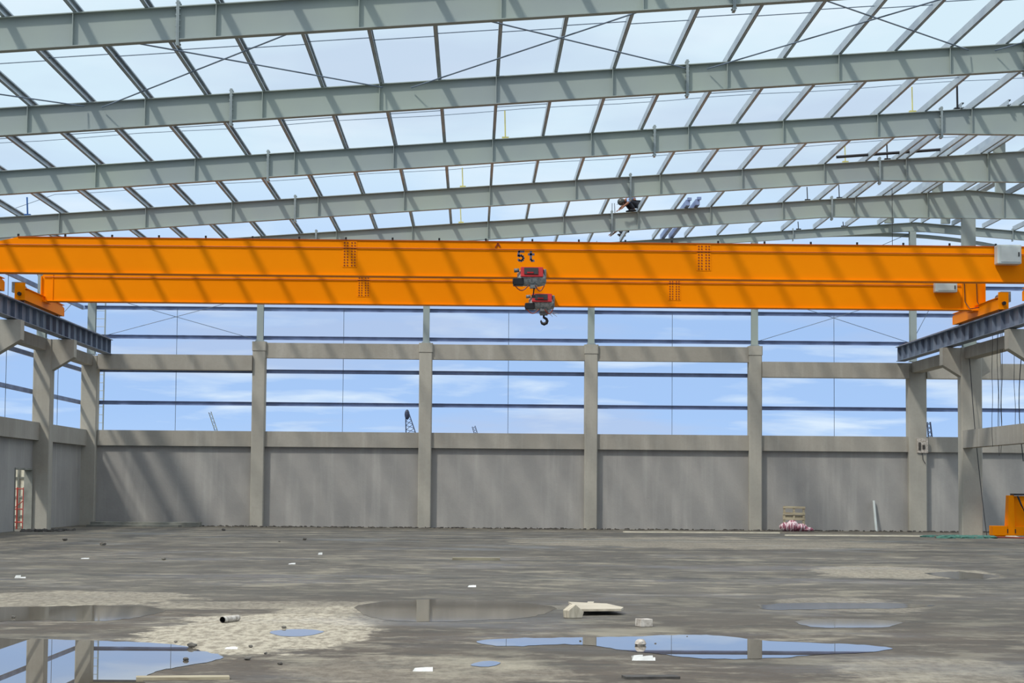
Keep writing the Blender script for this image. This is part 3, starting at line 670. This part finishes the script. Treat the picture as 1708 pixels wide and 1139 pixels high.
for d, h, x0, x1, lab in ((6.49, .78, -14, 16.5, 'thin lifeline cable stretched above the middle rafter'), (7.49, .62, -14, 15, 'thin lifeline cable stretched above the rafter behind the middle one')):
    o = MB().tube([(x0, d*U, ztop(x0)+.25)] + [(x, d*U, ztop(x)+h-.04*math.sin((x-x0)*.6)**2) for x in [x0+(x1-x0)*i/24 for i in range(1, 25)]], .009, 5).build('lifeline', 'rod_steel'); tag(o, lab, 'cable')
a = at(1395, 262, 7.42*U); b = at(1575, 249, 7.42*U)
o = MB().tube([a, b], .045, 10).build('loose_pipe', 'black_paint'); tag(o, 'long dark pipe lying across the purlins near the ridge', 'pipe')
for j, px in enumerate((1146, 1162)):
    a = at(px, 346, 8.46*U); z = ztop(a.x)+.22
    o = MB().box(a.x-.07, a.x+.07, 8.42*U, 9.6*U, z-.2, z+.0).box(a.x-.02, a.x+.12, 8.42*U-.05, 8.42*U+.12, z-.02, z+.07).build('purlin_bundle', 'dark_steel'); tag(o, 'dark bundle of purlins laid over the worker rafter, %s of the two' % ('left', 'right')[j], 'steel bundle', 'purlin bundles')

# ------------------------------------------------------------------ workers
def skin(name, verts, edges, radii, m, parent=None, lvl=1, root=0):
    me = bpy.data.meshes.new(name); me.from_pydata([tuple(v) for v in verts], edges, []); me.materials.append(MAT[m])
    o = bpy.data.objects.new(name, me); COL.objects.link(o)
    if parent: o.parent = parent
    md = o.modifiers.new('skin', 'SKIN'); md.use_smooth_shade = True
    sv = me.skin_vertices[0].data if me.skin_vertices else None
    if sv is None:
        bm = __import__('bmesh').new(); bm.from_mesh(me); lay = bm.verts.layers.skin.verify(); bm.to_mesh(me); bm.free(); sv = me.skin_vertices[0].data
    for i, r in enumerate(radii): sv[i].radius = (r, r) if not isinstance(r, tuple) else r
    sv[root].use_root = True
    s2 = o.modifiers.new('sub', 'SUBSURF'); s2.levels = lvl; s2.render_levels = lvl
    return o
def worker(loc, rz, lab, top, hel, hel_name, vest):
    """figure crouching over the beam, hands down on the steel"""
    t = thing('person', lab, 'person', loc); t.rotation_euler = (0, 0, rz); t.scale = (1.08,)*3
    V = [(0, 0, .34), (.12, 0, .44), (.25, 0, .44), (.33, 0, .36), (.42, 0, .28),         # pelvis spine chest neck head
         (0, .10, .26), (.30, .17, .34), (.06, .16, .07), (.16, .16, .03),                # left leg
         (0, -.10, .26), (.30, -.17, .34), (.06, -.16, .07), (.16, -.16, .03),
         (.25, .17, .41), (.30, .27, .26), (.44, .20, .14), (.49, .16, .08),
         (.25, -.17, .41), (.30, -.27, .26), (.44, -.20, .14), (.49, -.16, .08)]
    E = [(0, 1), (1, 2), (2, 3), (3, 4), (0, 5), (5, 6), (6, 7), (7, 8), (0, 9), (9, 10), (10, 11), (11, 12), (2, 13), (13, 14), (14, 15), (15, 16), (2, 17), (17, 18), (18, 19), (19, 20)]
    Rr = [.13, .13, .14, .055, .095, .09, .07, .045, .045, .09, .07, .045, .045, .055, .043, .032, .03, .055, .043, .032, .03]
    for sgn, w in ((.15, 16), (-.15, 20)):
        for k in range(5):
            dy = (k-2)*.022; b0 = len(V)
            ln = (.07, .085, .09, .085, .065)[k] if k else .05
            V.append((.50, sgn+dy*1.0, .07)); V.append((.50+ln*.6, sgn+dy*1.25, .05)); V.append((.50+ln, sgn+dy*1.3, .02))
            E += [(w, b0), (b0, b0+1), (b0+1, b0+2)]; Rr += [.012, .010, .008]
    body = skin('body', V, E, Rr, 'skin', t)
    Vt = V[:3]+[V[13], V[14], V[17], V[18]]; skin('jacket', Vt, [(0, 1), (1, 2), (2, 3), (3, 4), (2, 5), (5, 6)], [.15, .152, .162, .075, .062, .075, .062], top, t)
    skin('trousers', [V[0]]+V[5:8]+V[9:12], [(0, 1), (1, 2), (2, 3), (0, 4), (4, 5), (5, 6)], [.145, .105, .085, .06, .105, .085, .06], 'cloth_dark', t)
    for s in (-1, 1): MB().blob((.13, s*.16, .04), (.14, .055, .045), 10, 6).build('boot', 'black_paint', t, smooth=True)
    h = MB().blob((.46, 0, .32), (.13, .125, .12), 14, 8).tube([(.475, 0, .285), (.48, 0, .295)], .145, 16).build(hel_name, hel, t, smooth=True)
    MB().blob((.50, 0, .22), (.022, .015, .02), 6, 4).build('nose', 'skin', t, smooth=True)
    for s in (-1, 1):
        MB().blob((.495, s*.035, .25), (.012, .014, .009), 6, 4).build('eye', 'black_paint', t); MB().blob((.41, s*.095, .26), (.022, .012, .03), 6, 4).build('ear', 'skin', t, smooth=True)
    MB().blob((.47, 0, .19), (.01, .028, .007), 6, 4).build('mouth', 'orange_dark', t)
    if vest: skin('vest', [V[0], V[1], V[2]], [(0, 1), (1, 2)], [.16, .17, .176], vest, t)
p = at(1050, 352, 8.5*U)
worker((at(1037, 346, 8.5*U).x+.46, 8.5*U-.04, ztop(p.x)+.0), PI+.2, 'person in a dark helmet and pale blue shirt crouching on the rafter above the girder', 'cloth_blue', 'helmet', 'helmet', None)
p = at(1050, 400, 9.54*U)
worker((at(1024, 397, YB).x+.46, YB+.35, ztop(p.x)+.19), PI-.2, 'person in an orange vest crouching on the far rafter, half hidden by the girder', 'cloth_orange', 'helmet_grey', 'helmet', 'cloth_orange')
a = at(1021, 340, 8.5*U)
for j in range(2):
    o = MB().tube([(a.x+.1*j, 8.5*U, ztop(a.x)), (a.x+.08*j, 8.5*U, ztop(a.x)+.36)], .012, 6).build('bolt_spanner', 'rope_dark'); tag(o, 'thin upright rod left of the crouching worker, %s of the pair' % ('left', 'right')[j], 'rod', 'rods beside the worker')

# ================================================================== OUTSIDE
def ladder(x, y, z0, z1, w, lab):
    t = thing('ladder', lab, 'ladder', (x, y, z0))
    for s in (-1, 1): MB().tube([(s*w/2, 0, 0), (s*w/2, 0, z1-z0)], .03, 8).build('rail', 'galvanised', t)
    z = .3
    while z < z1-z0: MB().tube([(-w/2, 0, z), (w/2, 0, z)], .014, 6).build('rung', 'galvanised', t); z += .32
ladder(at(167, 520, 84.0).x, 84.0, -.12, 10.6, .42, 'galvanised access ladder outside the back wall by the left corner')
def lattice(name, lab, pa, pb, w0, w1, Y, m, n=8, grp=None, head=False):
    """far crane boom of four chords and lacing, rising from the ground"""
    a = at(pa[0], pa[1], Y); b = at(pb[0], pb[1], Y); d = (b-a); base = a + d*(-(a.z+.12)/d.z); tot = b-base
    mb = MB(); nn = max(n, int(n*tot.length/d.length)); ax = tot.normalized(); sx = ax.cross(Vector((0, 1, 0))).normalized(); sy = Vector((0, 1, 0)); V = []
    for i in range(nn+1):
        f = i/nn; w = (w0*(1-f)+w1*f)/2; c = base+tot*f; V.append([c+sx*w+sy*w, c-sx*w+sy*w, c-sx*w-sy*w, c+sx*w-sy*w])
    for i in range(nn):
        for k in range(4):
            mb.tube([V[i][k], V[i+1][k]], min(w0*.08, .07), 5); mb.tube([V[i][k], V[i+1][(k+1) % 4]], min(w0*.05, .04), 4)
    t = thing(name, lab, 'tower crane' if head else 'crane', base, grp)
    o = mb.build('boom', m, t); o.location = -base
    if head:
        o = MB().blob((b.x, b.y, b.z-.3), (w1*.8, w1*.8, w1*1.6), 8, 6).build('boom_head', m, t); o.location = -base
    MB().box(-w0*2.2, w0*2.2, -w0*2, w0*2, 0, w0*1.8).build('crane_base', m, t)
    return t
lattice('lattice_crane', 'thin yellowish lattice boom leaning left beyond the left bay of the back wall', (361, 720), (350, 687), .42, .38, 330, 'boom_yellow', 5)
lattice('tower_crane', 'dark blue lattice mast beyond the second bay of the back wall', (685, 722), (679, 688), 4.6, .5, 330, 'boom_dark', 5, head=True)
lattice('lattice_crane', 'short dark boom tip just above the ring beam below the hoists', (794, 724), (790, 711), .6, .5, 330, 'boom_dark', 3)
lattice('lattice_crane', 'dark leaning boom seen just right of the right back corner column', (1552, 732), (1549, 704), .8, .5, 330, 'boom_dark', 4)
# scaffold trestle and heaps outside the doorway
t = thing('scaffold_frame', 'red steel scaffold frame standing outside the left doorway', 'scaffold', (-15.75, 73.2, -.12))
for dx in (-.9, .1, .8):
    for dy in (-.5, .5): MB().tube([(dx, dy, 0), (dx, dy, 1.55)], .03, 8).build('upright', 'rust_red', t)
for z in (.35, .8, 1.5):
    for dy in (-.5, .5): MB().tube([(-.9, dy, z), (.8, dy, z)], .022, 6).build('crossbar', 'rust_red', t)
mb = MB().tube([(-.9, -.5, .1), (.8, -.5, 1.5)], .018, 6).build('diagonal', 'rust_red', t)
t = thing('panel_fence', 'pale panel fence standing beyond the red scaffold', 'fence', (-18.5, 78.0, -.12))
MB().box(-3, 3, 0, .05, .1, 2.9).build('panel', 'foam_white', t)
for dx in (-2.9, -1.2, .2, 1.3, 1.75, 2.9): MB().box(dx-.04, dx+.04, -.06, 0, 0, 2.9).build('post', 'slab_edge', t)
for z in (.5, 1.2, 1.9): MB().box(-3, 3, -.05, 0, z-.03, z+.03).build('crossbar', 'slab_edge', t)
mb = MB()
for j in range(14): mb.blob((-15.9+random.uniform(-.5, .3), 71+random.uniform(-1.6, 1.6), -.05), (random.uniform(.1, .3), random.uniform(.1, .3), random.uniform(.08, .22)), 7, 5, .25)
o = mb.build('rubble_heap', 'foam_white'); tag(o, 'heap of pale rubble and sacks outside the left doorway', 'rubble', kind='stuff')
mb = MB()
for j in range(60): mb.blob((random.uniform(-14.8, -13.4), random.uniform(68.8, 71.5), .01), (random.uniform(.04, .16), random.uniform(.04, .16), random.uniform(.02, .07)), 6, 4, .3)
o = mb.build('gravel_scatter', 'stone_dark'); tag(o, 'scatter of dirt and stones on the floor at the left doorway', 'gravel', kind='stuff')

# ================================================================== FLOOR THINGS
def outline(pts, jit, sub=5):
    n = len(pts); r = []
    for i in range(n):
        p0, p1, p2, p3 = pts[i-1], pts[i], pts[(i+1) % n], pts[(i+2) % n]
        for k in range(sub):
            t = k/sub; q = .5*((2*p1)+(p2-p0)*t+(2*p0-5*p1+4*p2-p3)*t*t+(3*p1-p0-3*p2+p3)*t*t*t)
            r.append(q+Vector((random.uniform(-jit, jit), random.uniform(-jit, jit)*4, 0)))
    return r
def puddle(px, lab, m, jit=.012, z=.004):
    pts = outline([gnd(x, y) for x, y in px], jit); c = sum(pts, Vector())/len(pts)
    mb = MB(); mb.v = [(p.x-c.x, p.y-c.y, 0) for p in pts]; mb.f = [tuple(range(len(pts)))]; mb.m = [0]
    o = mb.build('puddle', m, loc=(c.x, c.y, z)); n = o.data.polygons[0].normal
    if n.z < 0: o.data.flip_normals()
    tag(o, lab, 'puddle'); return o
puddle([(795, 1070), (850, 1065), (920, 1064), (1000, 1063), (1070, 1061.5), (1120, 1059.5), (1180, 1059.5), (1225, 1063), (1280, 1069), (1370, 1073), (1440, 1076), (1487, 1082), (1440, 1089), (1360, 1093), (1290, 1098), (1225, 1099.5), (1160, 1098), (1100, 1091), (1040, 1085), (990, 1077), (930, 1075), (870, 1078), (820, 1077)], 'long shallow puddle reflecting the sky in the right foreground', 'water')
puddle([(-60, 1070), (40, 1066), (130, 1068), (210, 1071), (300, 1076), (335, 1086), (372, 1095), (345, 1105), (300, 1112), (262, 1120), (238, 1132), (225, 1160), (-60, 1165)], 'large puddle reflecting columns and sky at the bottom left', 'water')
puddle([(785, 1110), (803, 1103.5), (826, 1103.5), (834, 1107), (815, 1112.5)], 'small round puddle near the bottom of the picture, below the hoists', 'water', .004)
puddle([(-60, 1016), (60, 1012), (160, 1010), (240, 1012), (278, 1018), (250, 1026), (205, 1033), (150, 1036), (60, 1035), (-60, 1037)], 'dull grey film of muddy water at the left picture edge', 'wet_mud', .02, .0025)
puddle([(595, 1010), (660, 1002), (760, 999.5), (860, 1004), (925, 1013), (905, 1024), (860, 1032), (760, 1036), (680, 1036), (625, 1031), (600, 1020)], 'dull oval film of muddy water in the middle of the floor', 'wet_mud', .02, .0025)
puddle([(450, 1054), (480, 1050), (515, 1050), (540, 1054), (510, 1061), (470, 1061)], 'little puddle inside the pale slurry patch', 'water', .006, .003)
puddle([(1330, 1036), (1380, 1032), (1450, 1033), (1505, 1038), (1480, 1045), (1400, 1047), (1345, 1044)], 'damp grey patch right of the wooden block', 'wet_mud', .02, .0025)
puddle([(1548, 956), (1590, 953), (1640, 957), (1665, 962), (1610, 966), (1570, 962)], 'dark wet patch in the right middle distance', 'damp_film', .05, .0025)
puddle([(1270, 1009), (1330, 1006), (1470, 1006), (1560, 1010), (1480, 1015), (1340, 1017), (1275, 1016)], 'narrow damp strip behind the damp grey patch', 'damp_film', .03, .0025)

def block(name, px, py, wpx, hm, dm, rz, tilt, m, lab, cat, grp=None):
    g = gnd(px, py); sc = F_PX/g.y; w = wpx/sc
    mb = MB().box(-w/2, w/2, -dm/2, dm/2, 0, hm); o = mb.build(name, m, loc=(g.x, g.y+dm/2, 0.0), rot=(tilt[0], tilt[1], rz), bevel=min(w, hm)*.06)
    tag(o, lab, cat, grp); return o
g = gnd(957, 1031); o = MB().prism([(-.09, -.05, 0), (.09, -.05, 0), (.115, -.05, .07), (.0, -.05, .16), (-.1, -.05, .09)], (0, .13, 0)).build('foam_block', 'pale_wood', loc=(g.x, g.y+.06, 0), rot=(0, 0, .5), bevel=.006); tag(o, 'cream angular block leaning beside the warped board', 'block')
block('stone_block', 1075, 1045.5, 22, .085, .15, .35, (0, 0), 'block_stone', 'pale rectangular block lying alone behind the long puddle', 'block')
a = gnd(952, 1008); b = gnd(1038, 1015.5)
d = (b-a); L_ = d.length
c = (a+b)/2; q = [gnd(x, y, .07) for x, y in ((948, 1004), (1012, 1007), (1040, 1013.2), (1036, 1016.2), (968, 1016.8))][::-1]
mb = MB().prism([(p.x-c.x, p.y-c.y, .05) for p in q], (0, 0, .025))
n = 3
mb.bar(Vector((-.1, -.3, .025)), Vector((-.05, .3, .025)), .08, .05)
o = mb.build('warped_board', 'pale_wood', loc=(c.x, c.y, 0)); tag(o, 'warped pale wooden board lying behind the cream angular block', 'board')
a = gnd(755, 933.5); b = gnd(833, 934.5)
o = MB().box(0, (b-a).length, -.2, .12, 0, .05).build('plank', 'wood', loc=a, rot=(0, 0, -.02)); tag(o, 'flat wooden plank lying alone in the middle distance', 'plank')
a = gnd(371, 1039); o = MB()
mb = MB(); r = .035; ln = .42
mb.tube([(0, 0, r), (ln*.30, ln*.9, r)], r, 14, caps=False); mb.tube([(0, 0, r), (ln*.30, ln*.9, r)], r*.8, 14, mi=1, caps=False); mb.tube([(ln*.05, ln*.15, r), (ln*.06, ln*.17, r)], r*.8, 14, mi=1)
o = mb.build('pipe_offcut', ['block_stone', 'black_paint'], loc=(a.x, a.y, 0)); tag(o, 'short pipe offcut lying on the pale slurry patch', 'pipe')
def wrap(px, py, n, w, h, lab, m='paper_white'):
    g = gnd(px, py); mb = MB()
    for j in range(n):
        x = (-w+2*w*(j+.5)/n)*.6; q = random.uniform(0, h); mb.hexa([(x-.05, -.04, 0), (x+.05, -.03, .0), (x+.04, .05, .0), (x-.04, .04, 0), (x-.03, -.02, q+.01), (x+.05, -.01, q+.015), (x+.02, .04, q+.01), (x-.05, .03, q)])
    o = mb.build('crumpled_wrapper', m, loc=(g.x, g.y, 0)); tag(o, lab, 'litter', 'crumpled wrappers on the floor')
wrap(1073, 1101, 6, .11, .035, 'crumpled white wrapper below the lump in the long puddle')
wrap(705, 1119, 5, .07, .02, 'torn white wrapper left of the small round puddle')
wrap(787, 979, 2, .05, .04, 'small white wrapper right of centre on the middle floor')
wrap(487, 941, 2, .06, .06, 'white wrapper standing like a tent in the left middle distance')
wrap(534, 925, 1, .04, .05, 'tiny white wrapper behind the tent shaped one')
wrap(34, 964, 2, .13, .05, 'white wrapper at the left picture edge in the middle distance')
wrap(386, 1082, 2, .03, .02, 'small white wrapper on the near edge of the pale slurry patch')
wrap(142, 932, 2, .12, .04, 'white wrapper in front of the left doorway')
g = gnd(1068, 1077); o = MB().blob((0, 0, .02), (.05, .05, .045), 9, 6, .2).build('lump', 'block_stone', loc=(g.x, g.y, .0)); tag(o, 'pale lump sitting in the long puddle', 'stone')
SM = [(320, 1080, .05), (293, 1072, .02), (418, 1080, .025), (474, 1048, .03), (443, 1091, .02), (413, 1101, .035), (467, 1109, .025), (310, 1102, .03), (508, 901, .07), (466, 904, .04), (373, 885, .08), (171, 910, .09), (108, 902, .08), (22, 1031, .03), (273, 934, .05), (968, 1070, .014), (1093, 1074, .012), (1146, 1062, .01)]
WH = ['at the tip of the bottom left puddle', 'on the far rim of the bottom left puddle', 'on the near edge of the slurry patch', 'beside the little slurry puddle', 'right of the wrapper on the slurry patch', 'in the mud just right of the bottom left puddle', 'lying in the brown mud below the slurry patch', 'standing in the bottom left puddle', 'in front of the second back wall column', 'left of the stone before the second column', 'at the foot of the left bay of the back wall', 'in the left middle distance', 'on the floor near the doorway column', 'in the muddy film at the left', 'alone in the left middle distance', 'in the left arm of the long puddle', 'right of the lump in the long puddle', 'at the far rim of the long puddle']
for (x, y, r), w in zip(SM, WH):
    g = gnd(x, y); o = MB().blob((0, 0, r*.5), (r*.9, r*.7, r*.5), 7, 5, .25).build('stone', 'stone_grey', loc=(g.x, g.y, 0)); tag(o, 'small dark stone %s' % w, 'stone', 'loose stones')
for px, py, w, lab in ((305, 1132, .36, 'muddy board half sunk at the bottom edge, right of the bottom left puddle'), (1085, 1131, .22, 'thin dark stick at the bottom of the picture below the wrapper')):
    g = gnd(px, py); o = MB().box(-w, w, -.1, .08, 0, .02).build('muddy_board' if w > .3 else 'stick', 'wood' if w > .3 else 'stone_dark', loc=(g.x, g.y, 0), rot=(0, 0, .15)); tag(o, lab, 'board')
# things along the back wall
a = gnd(100, 884); o = MB().box(-14.3, -10.3, 79.2, 80.5, 0, .16).box(-14.3, -10.9, 78.4, 79.2, 0, .07).build('low_slab', 'slab_edge'); tag(o, 'low concrete slab on the floor along the back wall by the left corner', 'slab')
mb = MB()
for j in range(500):
    x = random.uniform(-14, 23); mb.blob((x, YB-.12-random.random()**2*.9, .01), (random.uniform(.02, .1), random.uniform(.02, .08), random.uniform(.01, .05)), 5, 4, .3)
o = mb.build('mortar_crumbs', 'stone_dark'); tag(o, 'line of mortar crumbs along the foot of the back wall', 'rubble', kind='stuff')
a = at(1304, 846, YB-.1); b = at(1336, 880, YB-.1)
t = thing('pallet', 'wooden pallet standing upright against the back wall', 'pallet', (a.x, YB-.35, 0)); w = .86; h = .95
for x in (.02, w/2-.04, w-.10): MB().box(x, x+.08, 0, .05, 0, h).build('stringer', 'wood', t)
for z in (.02, .20, .42, .62, .86): MB().box(0, w, -.02, 0, z, z+.09).build('slat', 'wood', t)
for z in (.10, .52): MB().box(0, w, .05, .07, z, z+.09).build('slat', 'wood', t)
t.rotation_euler = (-.10, .02, 0)
g = gnd(1322, 886)
mb = MB()
for dx, dy, dz, r in ((-.35, 0, .16, (.24, .2, .17)), (-.1, -.05, .2, (.24, .22, .22)), (.2, 0, .14, (.32, .22, .15)), (.45, .0, .07, (.28, .2, .09))): mb.blob((dx, dy, dz), r, 12, 8, .1)
o = mb.build('striped_bags', 'striped_bag', loc=(g.x+.1, 80.0-.35, 0), smooth=True); tag(o, 'crumpled red and white striped bag lying in front of the pallet', 'bag')
a = at(1460, 833, YB+.1); o = MB().tube([(0, -.3, 0), (-.04, .0, 1.17)], .05, 12).build('standing_pipe', 'cabinet_grey', loc=(at(1461, 884, YB).x, YB+.2, 0)); tag(o, 'white plastic pipe leaning upright against the back wall', 'pipe')
for x0, x1, y, lab in ((1040, 1300, 888, 'long pale timber strip lying along the back wall left of the pallet'), (1310, 1558, 893.5, 'long pale timber strip lying in front of the right back wall bay')):
    a = gnd(x0, y); b = gnd(x1, y+1.5); o = MB().bar(a+Vector((0, 0, .02)), b+Vector((0, 0, .02)), .22, .04).build('timber_strip', 'foam_white'); tag(o, lab, 'timber', 'timber strips on the floor')
mb = MB(); a = gnd(1600, 897)
for j in range(26): mb.blob((a.x+random.uniform(-.8, .9), a.y+random.uniform(-.8, .8), .02), (random.uniform(.15, .4), random.uniform(.1, .3), random.uniform(.03, .09)), 8, 5, .2)
o = mb.build('netting_heap', 'net_green'); tag(o, 'green netting heaped at the foot of the double corbelled column', 'netting', kind='stuff')
a = gnd(1560, 897); pts = [(a.x+.25*i, a.y+.5*math.sin(i*.9), .03) for i in range(14)]
o = MB().tube(pts, .03, 6).build('hose', 'cable_red'); tag(o, 'dull red hose lying in front of the green netting', 'hose')
# junction box on the right corner column
a = at(1530, 755, YB-.06); b = at(1548, 731, YB-.06)
t = thing('junction_box', 'small pale electrical box fixed high on the right back corner column', 'electrical box', (a.x, YB, a.z))
MB().box(0, b.x-a.x, -.06, 0, 0, b.z-a.z).build('box', 'block_stone', t); MB().box(.05, .14, -.08, -.06, .1, .4).box(.2, .3, -.08, -.06, .14, .3).build('switch', 'stone_dark', t)
MB().tube([(.2, -.03, 0), (.22, -.03, -.25), (.32, -.03, -.42)], .012, 6).build('cable', 'rope_dark', t)
# hanging ropes on the right
rp = [(1655, 560, 745, 0), (1663, 575, 760, 3), (1669, 560, 735, 1), (1672, 590, 755, -2), (1690, 590, 725, 4)]
for j, (x, ya, yb, dx) in enumerate(rp):
    Y = 7.9*U; A = at(x, 548, Y); Bq = at(x+dx, yb, Y)
    A.z = 6.52 if False else A.z
    pts = [A.lerp(Bq, i/8)+Vector((.015*math.sin(i*1.7+j), 0, 0)) for i in range(9)]
    o = MB().tube(pts, .009, 5).build('hanging_rope', 'rope_dark'); tag(o, 'thin dark rope hanging at the right picture edge, %s from the left' % ORD[j], 'rope', 'hanging ropes')
A = at(1618, 600, 8.5*U-.4); Bq = at(1646, 890, 8.5*U-1.2); Bq.z = .03
pts = [Vector((A.x-.03, 8.5*U-.33, 6.4))] + [Vector((A.x+(Bq.x-A.x)*f**1.6, A.y-.8*f, A.z*(1-f)+.03*f)) for f in [i/10 for i in range(1, 11)]]
o = MB().tube(pts, .014, 6).build('hanging_cable', 'rope_dark'); tag(o, 'thin cable hanging down the front of the double corbelled column', 'cable')
A = at(1707, 660, 7.7*U); o = MB().tube([Vector((A.x-.12*math.sin(PI*i/8)-.02, 7.7*U, 6.1-.45*i)) for i in range(9)], .015, 6).build('hanging_cable', 'rope_dark'); tag(o, 'looping cable at the very right picture edge above the orange frame', 'cable')
# long steel cable hanging from the roof
A = at(1488, 330, 8.3*U); o = MB().tube([(A.x, A.y, ztop(A.x)+.1), (A.x, A.y, 8.5)], .01, 5).build('hanging_rope', 'rope_dark'); tag(o, 'thin vertical rope dropping from the roof behind the nearer girder, left of the ridge column', 'rope')

# orange steel frame on the right floor
fb = gnd(1656, 897); Yf = fb.y
t = thing('orange_frame', 'orange painted steel crane end frame standing on the floor at the right edge', 'machine part', (fb.x, Yf, 0)); s = F_PX/Yf
m1 = MB().box(0, 25/s, 0, .5, .08, 20/s).box(.02, 24/s, .04, .46, 0, .08).build('foot_beam', 'crane_orange', t, bevel=.012)
MB().hexa([(25/s, 0, .08), (38/s, 0, .08), (38/s, .5, .08), (25/s, .5, .08), (28/s, .05, 71/s), (37/s, .05, 71/s), (37/s, .45, 71/s), (28/s, .45, 71/s)]).build('upright', 'crane_orange', t, bevel=.012)
MB().box(38/s, 110/s, .02, .48, .08, 19/s).build('foot_beam', 'crane_orange', t, bevel=.012)
MB().hexa([(39/s, .12, 19/s), (110/s, .12, 19/s), (110/s, .18, 19/s), (39/s, .18, 19/s), (38/s, .12, 70/s), (110/s, .12, 70/s), (110/s, .18, 70/s), (38/s, .18, 70/s)]).build('web_panel', 'crane_orange', t)
MB().hexa([(100/s, 0, .08), (113/s, 0, .08), (113/s, .5, .08), (100/s, .5, .08), (101/s, .05, 71/s), (110/s, .05, 71/s), (110/s, .45, 71/s), (101/s, .45, 71/s)]).build('upright', 'crane_orange', t, bevel=.012)
MB().box(36/s, 112/s, .0, .5, 71/s, 74/s).build('top_plate', 'black_paint', t)
MB().tube([(42/s, .0, 70/s), (48/s, -.02, 55/s), (55/s, -.02, 42/s), (62/s, -.02, 60/s)], .03, 6).tube([(44/s, -.02, 68/s), (58/s, -.02, 30/s)], .015, 5).build('cable_loop', 'black_paint', t)
for x in (25/s, 38/s): MB().box(x-.015, x+.015, -.012, 0, .16, .3).build('slot', 'black_paint', t)
mb = MB()
for j in range(7): mb.blob((fb.x+30/s+random.uniform(-.15, .3), Yf-.2+random.uniform(-.1, .1), .03), (.12, .07, .05), 7, 5, .3)
o = mb.build('sacking', 'foam_white'); tag(o, 'crumpled pale sacking at the foot of the orange steel frame', 'sack')
